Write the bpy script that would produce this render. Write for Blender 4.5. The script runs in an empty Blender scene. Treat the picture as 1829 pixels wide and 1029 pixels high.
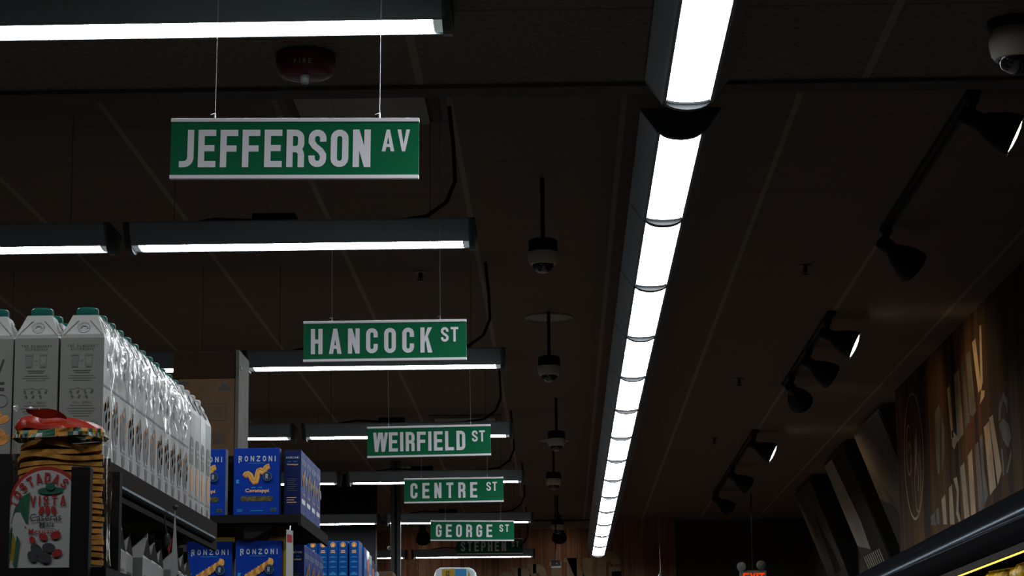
import bpy, math, random
from mathutils import Vector, Matrix
random.seed(7)
scene = bpy.context.scene
COL = scene.collection
PI = math.pi

# ------------------------------------------------------------------ camera
CZ = 1.55                                   # eye height
FPX = 4170.0                                # focal length in pixels of the 1829 x 1029 frame
VPX, VPY, ROLL = 1008.0, 1300.0, 0.013      # where the aisle runs to, and the camera's small roll
ey = Vector(((VPX - 914.5) / FPX, -(VPY - 514.5) / FPX, -1.0)).normalized()
ex = Vector((1.0, ROLL, 0.0))
ex.z = (ex.x * ey.x + ex.y * ey.y) / -ey.z
ex.normalize()
ez = ex.cross(ey)
RW = Matrix((ex, ey, ez))                   # camera axes -> world axes
CAM = Vector((0, 0, CZ))
cam_data = bpy.data.cameras.new('camera')
cam_data.sensor_width = 36.0
cam_data.lens = 36.0 * FPX / 1829.0
cam_data.clip_start = 0.05
cam_data.clip_end = 100
cam = bpy.data.objects.new('camera', cam_data)
COL.objects.link(cam)
cam.matrix_world = Matrix.Translation(CAM) @ RW.to_4x4()
scene.camera = cam

# ------------------------------------------------------------------ world and exposure
world = bpy.data.worlds.new('world')
world.use_nodes = True
world.node_tree.nodes['Background'].inputs[0].default_value = (0.5, 0.55, 0.6, 1)
world.node_tree.nodes['Background'].inputs[1].default_value = 0.01
scene.world = world
scene.view_settings.view_transform = 'Standard'
scene.view_settings.look = 'None'
scene.view_settings.gamma = 1.0
scene.view_settings.use_curve_mapping = False
scene.view_settings.exposure = 0.0
TUBE_STRENGTH = 46.0                        # fluorescent diffusers
SPOT_WATTS = 1.5                            # warm track lamps
BACK_WATTS = 1.9                            # spots on the back wall


def ray(px, py):
    return RW @ Vector(((px - 914.5) / FPX, -(py - 514.5) / FPX, -1.0))


def atY(px, py, y):
    d = ray(px, py)
    return CAM + d * (y / d.y)


def atZ(px, py, z):                         # z measured from eye height
    d = ray(px, py)
    return CAM + d * (z / d.z)


def atX(px, py, x):
    d = ray(px, py)
    return CAM + d * (x / d.x)


# ------------------------------------------------------------------ materials
def mat(name, col, rough=0.6, metal=0.0, emit=None, strength=0.0, var=0.0, scale=20.0, coat=0.0, bump=0.0, spec=0.22):
    m = bpy.data.materials.new(name)
    m.use_nodes = True
    nt = m.node_tree
    b = nt.nodes['Principled BSDF']
    b.inputs['Base Color'].default_value = (*col, 1)
    b.inputs['Roughness'].default_value = rough
    b.inputs['Metallic'].default_value = metal
    b.inputs['Specular IOR Level'].default_value = spec
    b.inputs['Coat Weight'].default_value = coat
    b.inputs['Coat Roughness'].default_value = 0.12
    if emit:
        b.inputs['Emission Color'].default_value = (*emit, 1)
        b.inputs['Emission Strength'].default_value = strength
    if var or bump:
        tc = nt.nodes.new('ShaderNodeTexCoord')
        n = nt.nodes.new('ShaderNodeTexNoise')
        n.inputs['Scale'].default_value = scale
        n.inputs['Detail'].default_value = 5
        nt.links.new(tc.outputs['Object'], n.inputs['Vector'])
        if var:
            r = nt.nodes.new('ShaderNodeValToRGB')
            r.color_ramp.elements[0].position = 0.3
            r.color_ramp.elements[1].position = 0.7
            r.color_ramp.elements[0].color = (*[c * (1 - var) for c in col], 1)
            r.color_ramp.elements[1].color = (*[min(1, c * (1 + var)) for c in col], 1)
            nt.links.new(n.outputs['Fac'], r.inputs['Fac'])
            nt.links.new(r.outputs['Color'], b.inputs['Base Color'])
        if bump:
            bp = nt.nodes.new('ShaderNodeBump')
            bp.inputs['Strength'].default_value = bump
            bp.inputs['Distance'].default_value = 0.01
            nt.links.new(n.outputs['Fac'], bp.inputs['Height'])
            nt.links.new(bp.outputs['Normal'], b.inputs['Normal'])
    return m


def math_node(nt, op, a, b=None, c=None):
    n = nt.nodes.new('ShaderNodeMath')
    n.operation = op
    for i, s in enumerate((a, b, c)):
        if s is None:
            continue
        if isinstance(s, (int, float)):
            n.inputs[i].default_value = s
        else:
            nt.links.new(s, n.inputs[i])
    return n.outputs[0]


def mix_col(nt, fac, a, b):
    n = nt.nodes.new('ShaderNodeMix')
    n.data_type = 'RGBA'
    for i, s in ((0, fac), (6, a), (7, b)):
        if isinstance(s, (int, float)):
            n.inputs[i].default_value = s
        elif isinstance(s, tuple):
            n.inputs[i].default_value = (*s, 1)
        else:
            nt.links.new(s, n.inputs[i])
    return n.outputs[2]


def ceiling_mat(name, tile, bar, gap, pit, x0, y0, pitch):
    """speckled lay-in tiles, pale bars along the aisle and dark seams across it"""
    m = bpy.data.materials.new(name)
    m.use_nodes = True
    nt = m.node_tree
    b = nt.nodes['Principled BSDF']
    b.inputs['Roughness'].default_value = 0.85
    b.inputs['Specular IOR Level'].default_value = 0.2
    tc = nt.nodes.new('ShaderNodeTexCoord')
    sep = nt.nodes.new('ShaderNodeSeparateXYZ')
    nt.links.new(tc.outputs['Object'], sep.inputs[0])
    n1 = nt.nodes.new('ShaderNodeTexNoise')
    n1.inputs['Scale'].default_value = 55
    n1.inputs['Detail'].default_value = 6
    n2 = nt.nodes.new('ShaderNodeTexNoise')
    n2.inputs['Scale'].default_value = 1.3
    n2.inputs['Detail'].default_value = 3
    for n in (n1, n2):
        nt.links.new(tc.outputs['Object'], n.inputs['Vector'])
    pr = nt.nodes.new('ShaderNodeMapRange')
    pr.inputs[1].default_value = 0.30
    pr.inputs[2].default_value = 0.48
    nt.links.new(n1.outputs['Fac'], pr.inputs[0])
    c = mix_col(nt, pr.outputs[0], tuple(t * pit for t in tile), tile)
    c = mix_col(nt, math_node(nt, 'MULTIPLY', n2.outputs['Fac'], 0.5), c, tuple(t * 0.7 for t in tile))

    def line(out, o, half):
        f = math_node(nt, 'DIVIDE', math_node(nt, 'SUBTRACT', out, o), pitch)
        w = math_node(nt, 'PINGPONG', math_node(nt, 'ADD', f, 100.0), 0.5)
        return math_node(nt, 'LESS_THAN', w, half / pitch)
    c = mix_col(nt, line(sep.outputs[1], y0, 0.006), c, gap)
    c = mix_col(nt, line(sep.outputs[0], x0, 0.0105), c, bar)
    nt.links.new(c, b.inputs['Base Color'])
    bp = nt.nodes.new('ShaderNodeBump')
    bp.inputs['Strength'].default_value = 0.5
    bp.inputs['Distance'].default_value = 0.004
    nt.links.new(n1.outputs['Fac'], bp.inputs['Height'])
    nt.links.new(bp.outputs['Normal'], b.inputs['Normal'])
    return m


def plank_mat(name, axis, cols, width, rough=0.55):
    """upright timber planks of mixed stains; axis is the horizontal coordinate they repeat along"""
    m = bpy.data.materials.new(name)
    m.use_nodes = True
    nt = m.node_tree
    b = nt.nodes['Principled BSDF']
    b.inputs['Roughness'].default_value = rough
    b.inputs['Specular IOR Level'].default_value = 0.06
    tc = nt.nodes.new('ShaderNodeTexCoord')
    sep = nt.nodes.new('ShaderNodeSeparateXYZ')
    nt.links.new(tc.outputs['Object'], sep.inputs[0])
    h = sep.outputs[axis]
    k = math_node(nt, 'DIVIDE', math_node(nt, 'ADD', h, 50.0), width)
    cell = math_node(nt, 'FLOOR', k)
    wn = nt.nodes.new('ShaderNodeTexWhiteNoise')
    wn.noise_dimensions = '1D'
    nt.links.new(cell, wn.inputs['W'])
    ramp = nt.nodes.new('ShaderNodeValToRGB')
    el = ramp.color_ramp.elements
    while len(el) < len(cols):
        el.new(0.5)
    for i, c in enumerate(cols):
        el[i].position = i / max(1, len(cols) - 1)
        el[i].color = (*c, 1)
    nt.links.new(wn.outputs['Value'], ramp.inputs['Fac'])
    mp = nt.nodes.new('ShaderNodeMapping')
    mp.inputs['Scale'].default_value = (30, 30, 1.2)
    nt.links.new(tc.outputs['Object'], mp.inputs['Vector'])
    n = nt.nodes.new('ShaderNodeTexNoise')
    n.inputs['Scale'].default_value = 1.0
    n.inputs['Detail'].default_value = 6
    nt.links.new(mp.outputs[0], n.inputs['Vector'])
    grain = nt.nodes.new('ShaderNodeMix')
    grain.data_type = 'RGBA'
    grain.blend_type = 'MULTIPLY'
    grain.inputs[0].default_value = 0.8
    nt.links.new(ramp.outputs['Color'], grain.inputs[6])
    g2 = nt.nodes.new('ShaderNodeMapRange')
    g2.inputs[1].default_value = 0.3
    g2.inputs[2].default_value = 0.7
    g2.inputs[3].default_value = 0.35
    g2.inputs[4].default_value = 1.0
    nt.links.new(n.outputs['Fac'], g2.inputs[0])
    comb = nt.nodes.new('ShaderNodeCombineColor')
    for i in range(3):
        nt.links.new(g2.outputs[0], comb.inputs[i])
    nt.links.new(comb.outputs[0], grain.inputs[7])
    seam = math_node(nt, 'LESS_THAN', math_node(nt, 'FRACT', k), 0.03)
    nt.links.new(mix_col(nt, seam, grain.outputs[2], (0.01, 0.007, 0.005)), b.inputs['Base Color'])
    return m


def film_mat(name, tint=(1, 1, 1), gloss=0.22, rough=0.12, scale=25, bump=0.6, stretch=None):
    m = bpy.data.materials.new(name)
    m.use_nodes = True
    nt = m.node_tree
    nt.nodes.remove(nt.nodes['Principled BSDF'])
    out = nt.nodes['Material Output']
    tr = nt.nodes.new('ShaderNodeBsdfTransparent')
    tr.inputs[0].default_value = (*tint, 1)
    gl = nt.nodes.new('ShaderNodeBsdfGlossy')
    gl.inputs['Roughness'].default_value = rough
    gl.inputs['Color'].default_value = (0.9, 0.9, 0.9, 1)
    fr = nt.nodes.new('ShaderNodeLayerWeight')
    fr.inputs[0].default_value = 0.25
    fac = math_node(nt, 'MULTIPLY', fr.outputs['Fresnel'], 0.22)
    fac = math_node(nt, 'ADD', fac, gloss * 0.3)
    mx = nt.nodes.new('ShaderNodeMixShader')
    nt.links.new(fac, mx.inputs[0])
    nt.links.new(tr.outputs[0], mx.inputs[1])
    nt.links.new(gl.outputs[0], mx.inputs[2])
    nt.links.new(mx.outputs[0], out.inputs[0])
    tc = nt.nodes.new('ShaderNodeTexCoord')
    n = nt.nodes.new('ShaderNodeTexNoise')
    n.inputs['Scale'].default_value = scale
    src = tc.outputs['Object']
    if stretch:
        mp = nt.nodes.new('ShaderNodeMapping')
        mp.inputs['Scale'].default_value = stretch
        nt.links.new(src, mp.inputs['Vector'])
        src = mp.outputs[0]
    nt.links.new(src, n.inputs['Vector'])
    bp = nt.nodes.new('ShaderNodeBump')
    bp.inputs['Strength'].default_value = bump
    bp.inputs['Distance'].default_value = 0.01
    nt.links.new(n.outputs['Fac'], bp.inputs['Height'])
    nt.links.new(bp.outputs['Normal'], gl.inputs['Normal'])
    return m


def glaze_mat(name, col, gloss_col, fac, rough):
    m = bpy.data.materials.new(name)
    m.use_nodes = True
    nt = m.node_tree
    nt.nodes.remove(nt.nodes['Principled BSDF'])
    df = nt.nodes.new('ShaderNodeBsdfDiffuse')
    df.inputs[0].default_value = (*col, 1)
    gl = nt.nodes.new('ShaderNodeBsdfGlossy')
    gl.inputs['Color'].default_value = (*gloss_col, 1)
    gl.inputs['Roughness'].default_value = rough
    mx = nt.nodes.new('ShaderNodeMixShader')
    mx.inputs[0].default_value = fac
    nt.links.new(df.outputs[0], mx.inputs[1])
    nt.links.new(gl.outputs[0], mx.inputs[2])
    nt.links.new(mx.outputs[0], nt.nodes['Material Output'].inputs[0])
    return m


M = {}
M['tube'] = mat('lit_diffuser', (0.9, 0.9, 0.9), 0.4, emit=(0.90, 0.97, 1.0), strength=TUBE_STRENGTH)
M['tube_end'] = mat('diffuser_end', (0.75, 0.8, 0.8), 0.3, emit=(0.8, 0.95, 1.0), strength=0.13)
M['housing'] = mat('fixture_paint', (0.19, 0.205, 0.235), 0.6, spec=0.15)
M['cap'] = mat('fixture_end_cap', (0.022, 0.024, 0.028), 0.5, spec=0.2)
M['black'] = mat('black_metal', (0.006, 0.006, 0.007), 0.5, spec=0.15)
M['cable'] = mat('black_cable', (0.008, 0.008, 0.009), 0.6, spec=0.15)
M['wire'] = mat('steel_wire', (0.55, 0.55, 0.58), 0.35, metal=0.6)
M['wire_dark'] = mat('thin_cable', (0.12, 0.12, 0.12), 0.5)
M['green'] = mat('sign_green', (0.0, 0.128, 0.050), 0.5, spec=0.12)
M['white'] = mat('sign_white', (0.84, 0.81, 0.86), 0.5)
M['rail'] = mat('sign_rail_white', (0.86, 0.83, 0.86), 0.4)
M['cam_white'] = mat('camera_white', (0.50, 0.44, 0.38), 0.5)
M['dome'] = mat('smoked_dome', (0.008, 0.008, 0.012), 0.08, coat=0.5, spec=0.5)
M['red'] = mat('alarm_red', (0.085, 0.007, 0.012), 0.5)
M['clear'] = mat('strobe_lens', (0.16, 0.17, 0.18), 0.1, coat=0.6)
M['vent'] = mat('vent_white', (0.24, 0.23, 0.21), 0.6)
M['speaker_grille'] = mat('speaker_grille', (0.24, 0.22, 0.20), 0.6)
M['copper'] = mat('sprinkler_brass', (0.10, 0.045, 0.03), 0.4, metal=0.6)
M['lamp'] = mat('lit_spot_face', (0.9, 0.9, 0.9), 0.4, emit=(1.0, 0.95, 0.82), strength=4.0)
M['floor'] = mat('floor_vinyl', (0.085, 0.07, 0.058), 0.5, var=0.15, scale=2)
M['wall'] = mat('wall_brown', (0.045, 0.033, 0.026), 0.7, var=0.2, scale=3)
M['beige'] = mat('band_beige', (0.30, 0.21, 0.13), 0.6)
M['post'] = mat('post_grey', (0.07, 0.08, 0.08), 0.45)
M['carton'] = mat('carton_white', (0.115, 0.112, 0.103), 0.42, coat=0.06, var=0.05, scale=30)
M['carton_grey'] = mat('carton_pale_grey', (0.15, 0.152, 0.145), 0.5, var=0.1, scale=30)
M['teal'] = mat('cap_teal', (0.003, 0.06, 0.048), 0.4)
M['cap_white'] = mat('cap_white', (0.36, 0.37, 0.37), 0.4)
M['ink'] = mat('ink_grey', (0.045, 0.045, 0.042), 0.5)
M['ink_light'] = mat('ink_light_grey', (0.085, 0.085, 0.08), 0.5)
M['ink_dark'] = mat('ink_black', (0.02, 0.022, 0.024), 0.5)
M['ink_blue'] = mat('ink_slate_blue', (0.05, 0.06, 0.10), 0.5)
M['ink_teal'] = mat('ink_teal', (0.01, 0.11, 0.10), 0.5)
M['almond'] = mat('ink_almond', (0.32, 0.13, 0.03), 0.5, var=0.3, scale=90)
M['orange'] = mat('ink_orange', (0.42, 0.14, 0.03), 0.5)
M['olive'] = mat('ink_dark_green', (0.03, 0.045, 0.03), 0.5)
M['blue'] = mat('box_blue', (0.001, 0.016, 0.145), 0.55, spec=0.06)
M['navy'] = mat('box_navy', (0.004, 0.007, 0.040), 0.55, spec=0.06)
M['sky'] = mat('box_light_blue', (0.001, 0.036, 0.17), 0.5, spec=0.1)
M['sky_pale'] = mat('ink_pale_blue', (0.008, 0.13, 0.29), 0.5)
M['boxwhite'] = mat('ink_white', (0.24, 0.26, 0.30), 0.5)
M['pasta'] = mat('ink_pasta_gold', (0.36, 0.18, 0.035), 0.5, var=0.3, scale=110)
M['pasta_shade'] = mat('ink_pasta_brown', (0.24, 0.09, 0.02), 0.5)
M['peach'] = mat('ink_peach', (0.45, 0.25, 0.14), 0.5)
M['window'] = mat('box_window', (0.05, 0.04, 0.012), 0.3, var=0.8, scale=160)
M['badge'] = mat('ink_badge', (0.006, 0.010, 0.025), 0.4)
M['badge_red'] = mat('ink_badge_red', (0.38, 0.05, 0.03), 0.4)
M['badge_gold'] = mat('ink_badge_gold', (0.62, 0.38, 0.10), 0.4)
M['purple'] = mat('box_plum', (0.10, 0.02, 0.09), 0.4, coat=0.3)
M['kraft'] = mat('cardboard', (0.092, 0.053, 0.030), 0.8, var=0.12, scale=14, spec=0.03)
M['kraft_dark'] = mat('cardboard_dark', (0.022, 0.012, 0.0075), 0.8, var=0.12, scale=14, spec=0.02)
M['board'] = mat('grey_board', (0.058, 0.051, 0.041), 0.7, var=0.3, scale=16)
M['yellow'] = mat('plastic_yellow', (0.28, 0.18, 0.006), 0.4)
M['chrome'] = glaze_mat('rail_clear', (0.02, 0.023, 0.027), (0.85, 0.93, 1.0), 0.05, 0.22)
M['shelf'] = mat('shelf_black', (0.006, 0.0055, 0.0055), 0.7, spec=0.03)
M['shelf_brown'] = mat('shelf_dark_brown', (0.010, 0.007, 0.0055), 0.8, spec=0.02)
M['tag_white'] = mat('tag_white', (0.22, 0.22, 0.215), 0.5)
M['tag_red'] = mat('tag_red', (0.22, 0.015, 0.015), 0.5)
M['bag_red'] = mat('bag_red', (0.15, 0.008, 0.0015), 0.38, coat=0.06, bump=0.15, scale=30)
M['tostada'] = mat('tostada_corn', (0.28, 0.125, 0.022), 0.8, var=0.35, scale=60, bump=0.3, spec=0.1)
M['label_white'] = mat('label_white', (0.19, 0.185, 0.18), 0.5)
M['label_red'] = mat('label_red', (0.15, 0.010, 0.008), 0.5)
M['label_green'] = mat('label_green', (0.008, 0.045, 0.026), 0.5)
M['corn'] = mat('label_corn', (0.13, 0.085, 0.01), 0.5)
M['film'] = film_mat('clear_film', gloss=0.16, rough=0.14)
M['wrap'] = film_mat('shrink_wrap_film', gloss=0.10, rough=0.16, scale=1.0, bump=0.5, stretch=(22, 34, 9))
M['case'] = glaze_mat('case_black', (0.005, 0.005, 0.006), (0.72, 0.86, 1.0), 0.020, 0.10)
M['case_lip'] = mat('case_lip', (0.012, 0.009, 0.007), 0.7, spec=0.02)
M['led'] = mat('yellow_case_light', (0.8, 0.6, 0.1), 0.4, emit=(1.0, 0.72, 0.10), strength=1.6)
M['foil'] = mat('yellow_foil', (0.62, 0.42, 0.02), 0.3, coat=0.3, bump=0.6, scale=30, var=0.4)
M['paint_cream'] = mat('paint_cream', (0.26, 0.20, 0.135), 0.7, var=0.25, scale=6, spec=0.05)
M['paint_grey'] = mat('paint_grey', (0.085, 0.078, 0.068), 0.7, var=0.3, scale=6, spec=0.05)
M['exit_red'] = mat('exit_letters', (0.5, 0.02, 0.0), 0.4, emit=(1.0, 0.045, 0.0), strength=0.75)
M['exit_box'] = mat('exit_box', (0.16, 0.19, 0.18), 0.5)
M['paper'] = mat('photo_grey', (0.065, 0.058, 0.052), 0.6, var=0.2, scale=2.5, spec=0.05)
M['paper_bright'] = mat('photo_pale_sky', (0.30, 0.26, 0.215), 0.6, var=0.15, scale=2.5, spec=0.05)
M['photo_mid'] = mat('photo_mid_grey', (0.04, 0.034, 0.030), 0.6, var=0.4, scale=7, spec=0.1)
M['photo_dark'] = mat('photo_dark', (0.010, 0.007, 0.007), 0.6, var=0.4, scale=7, spec=0.1)
M['pack'] = mat('pack_wrap', (0.40, 0.44, 0.46), 0.2, coat=0.5)
M['pack_blue'] = mat('pack_blue', (0.01, 0.14, 0.32), 0.3, coat=0.3)
HC = 2.155                                  # far ceiling above eye height
HN = 1.741                                  # near ceiling above eye height
YSTEP = atZ(850, 173, HN - .012).y
YBEAM = atZ(850, 150, HN).y
M['ceil'] = ceiling_mat('ceiling_tiles', (0.150, 0.108, 0.082), (0.225, 0.185, 0.15), (0.085, 0.062, 0.048), 0.75, -0.373, 6.33, 0.61)
M['ceil_near'] = ceiling_mat('ceiling_tiles_pitted', (0.165, 0.132, 0.105), (0.24, 0.20, 0.165), (0.09, 0.07, 0.058), 0.35, -0.373, 5.53, 1.22)
M['beam'] = mat('beam_paint', (0.085, 0.072, 0.062), 0.8, var=0.15, scale=12, spec=0.1)
M['wood_back'] = plank_mat('stained_planks', 0, [(0.27, 0.125, 0.075), (0.36, 0.19, 0.12), (0.22, 0.10, 0.065), (0.32, 0.16, 0.10)], 0.12)
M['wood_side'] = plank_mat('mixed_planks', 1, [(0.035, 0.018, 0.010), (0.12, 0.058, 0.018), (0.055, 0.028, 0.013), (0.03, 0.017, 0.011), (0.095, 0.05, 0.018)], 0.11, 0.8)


# ------------------------------------------------------------------ geometry collector
class G:
    def __init__(self):
        self.v, self.f, self.mi, self.sm = [], [], [], []

    def add(self, verts, faces, mi=0, smooth=False):
        o = len(self.v)
        self.v += [tuple(p) for p in verts]
        for f in faces:
            self.f.append([o + i for i in f])
            self.mi.append(mi)
            self.sm.append(smooth)
        return self

    def box(self, x0, x1, y0, y1, z0, z1, mi=0):
        vs = [(x, y, z) for z in (z0, z1) for y in (y0, y1) for x in (x0, x1)]
        return self.add(vs, [(0, 2, 3, 1), (4, 5, 7, 6), (0, 1, 5, 4), (2, 6, 7, 3), (0, 4, 6, 2), (1, 3, 7, 5)], mi)

    def poly(self, pts, mi=0):
        return self.add(pts, [range(len(pts))], mi)

    def lathe(self, prof, n=24, o=(0, 0, 0), axis=(0, 0, 1), mi=0, smooth=True):
        a = Vector(axis).normalized()
        u = a.orthogonal().normalized()
        w = a.cross(u)
        o = Vector(o)
        vs = []
        for r, h in prof:
            for k in range(n):
                t = 2 * PI * k / n
                vs.append(o + a * h + (u * math.cos(t) + w * math.sin(t)) * r)
        fs = []
        for i in range(len(prof) - 1):
            for k in range(n):
                k2 = (k + 1) % n
                fs.append((i * n + k, i * n + k2, (i + 1) * n + k2, (i + 1) * n + k))
        self.add(vs, fs, mi, smooth)
        m = len(self.v) - len(vs)
        for i, flip in ((0, True), (len(prof) - 1, False)):
            if prof[i][0] > 1e-5:
                ring = [m + i * n + k for k in range(n)]
                self.f.append(ring[::-1] if flip else ring)
                self.mi.append(mi)
                self.sm.append(False)
        return self

    def tube(self, pts, r, n=8, mi=0):
        pts = [Vector(p) for p in pts]
        vs, fs = [], []
        up = None
        for i, p in enumerate(pts):
            t = (pts[min(i + 1, len(pts) - 1)] - pts[max(i - 1, 0)]).normalized()
            if up is None:
                up = t.orthogonal().normalized()
            u = (up - t * up.dot(t)).normalized()
            up = u
            w = t.cross(u)
            for k in range(n):
                a = 2 * PI * k / n
                vs.append(p + (u * math.cos(a) + w * math.sin(a)) * r)
        for i in range(len(pts) - 1):
            for k in range(n):
                k2 = (k + 1) % n
                fs.append((i * n + k, i * n + k2, (i + 1) * n + k2, (i + 1) * n + k))
        fs.append(range(n - 1, -1, -1))
        fs.append(range((len(pts) - 1) * n, len(pts) * n))
        return self.add(vs, fs, mi, True)

    def sweep(self, prof, x0, x1, mi=0, closed=True, smooth=False, axis='x'):
        """profile of (across, up) pairs pushed along x (or along y)"""
        n = len(prof)
        if axis == 'x':
            vs = [(x0, a, b) for a, b in prof] + [(x1, a, b) for a, b in prof]
        else:
            vs = [(a, x0, b) for a, b in prof] + [(a, x1, b) for a, b in prof]
        fs = [(i, (i + 1) % n, n + (i + 1) % n, n + i) for i in range(n if closed else n - 1)]
        self.add(vs, fs, mi, smooth)
        if closed:
            o = len(self.v) - 2 * n
            for ring in ([o + i for i in range(n)][::-1], [o + n + i for i in range(n)]):
                self.f.append(ring)
                self.mi.append(mi)
                self.sm.append(False)
        return self

    def decal(self, polys, o, u, v, mi=0):
        """flat print: 2-D polygons laid on the plane o + u*x + v*y"""
        o, u, v = Vector(o), Vector(u), Vector(v)
        nn = u.cross(v).normalized()
        for k, p in enumerate(polys):
            e = nn * (0.00007 * (k % 12))
            self.poly([o + u * a + v * b + e for a, b in p], mi)
        return self

    def build(self, name, mats, parent=None, loc=None, bevel=0.0):
        me = bpy.data.meshes.new(name)
        me.from_pydata(self.v, [], [list(f) for f in self.f])
        for m in (mats if isinstance(mats, (list, tuple)) else [mats]):
            me.materials.append(m)
        me.polygons.foreach_set('material_index', self.mi)
        me.polygons.foreach_set('use_smooth', self.sm)
        if any(self.sm):
            me.set_sharp_from_angle(angle=math.radians(40))
        me.update()
        o = bpy.data.objects.new(name, me)
        COL.objects.link(o)
        if parent:
            o.parent = parent
        if loc is not None:
            o.location = loc
        if bevel:
            b = o.modifiers.new('bevel', 'BEVEL')
            b.width = bevel
            b.segments = 2
            b.limit_method = 'ANGLE'
        return o


def tag(o, label=None, cat=None, group=None, kind=None):
    if label:
        o['label'] = label
    if cat:
        o['category'] = cat
    if group:
        o['group'] = group
    if kind:
        o['kind'] = kind
    return o


def thing(name, label, cat, loc=(0, 0, 0), rot=(0, 0, 0), group=None):
    o = bpy.data.objects.new(name, None)
    COL.objects.link(o)
    o.empty_display_size = 0.05
    o.location = loc
    o.rotation_euler = rot
    return tag(o, label, cat, group)


def dup(root, loc, label, rot=None, group=None, cat=None):
    def cp(o, par):
        c = o.copy()
        COL.objects.link(c)
        c.parent = par
        for ch in [x for x in o.children]:
            cp(ch, c)
        return c
    r = cp(root, None)
    r.location = loc
    if rot is not None:
        r.rotation_euler = rot
    r['label'] = label
    if group:
        r['group'] = group
    return r


def struct(name, g, mats, **kw):
    return tag(g.build(name, mats, **kw), kind='structure')


ORD = ['first', 'second', 'third', 'fourth', 'fifth', 'sixth', 'seventh', 'eighth', 'ninth', 'tenth', 'eleventh',
       'twelfth', 'thirteenth', 'fourteenth', 'fifteenth', 'sixteenth', 'seventeenth', 'eighteenth']


# ------------------------------------------------------------------ lettering
def arc(cx, cy, r, a0, a1, n=7):
    return [(cx + r * math.cos(math.radians(a0 + (a1 - a0) * i / n)), cy + r * math.sin(math.radians(a0 + (a1 - a0) * i / n))) for i in range(n + 1)]


def ribbon(pts, t, closed=False):
    q = []
    for p in pts:
        if not q or math.hypot(p[0] - q[-1][0], p[1] - q[-1][1]) > 1e-5:
            q.append(p)
    if closed and math.hypot(q[0][0] - q[-1][0], q[0][1] - q[-1][1]) < 1e-5:
        q.pop()
    pts = q
    n = len(pts)
    P = [Vector(p) for p in pts]
    left, right = [], []
    for i in range(n):
        a = P[i - 1] if (i > 0 or closed) else None
        b = P[(i + 1) % n] if (i < n - 1 or closed) else None
        d1 = (P[i] - a).normalized() if a is not None and (P[i] - a).length > 1e-9 else None
        d2 = (b - P[i]).normalized() if b is not None and (b - P[i]).length > 1e-9 else None
        d1 = d1 or d2
        d2 = d2 or d1
        n1, n2 = Vector((-d1.y, d1.x)), Vector((-d2.y, d2.x))
        m = (n1 + n2)
        m = m.normalized() if m.length > 1e-6 else n1
        k = t / 2 / max(0.35, m.dot(n1))
        left.append(P[i] + m * k)
        right.append(P[i] - m * k)
    out = []
    for i in range(n if closed else n - 1):
        j = (i + 1) % n
        out.append([tuple(right[i]), tuple(right[j]), tuple(left[j]), tuple(left[i])])
    return out


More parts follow.
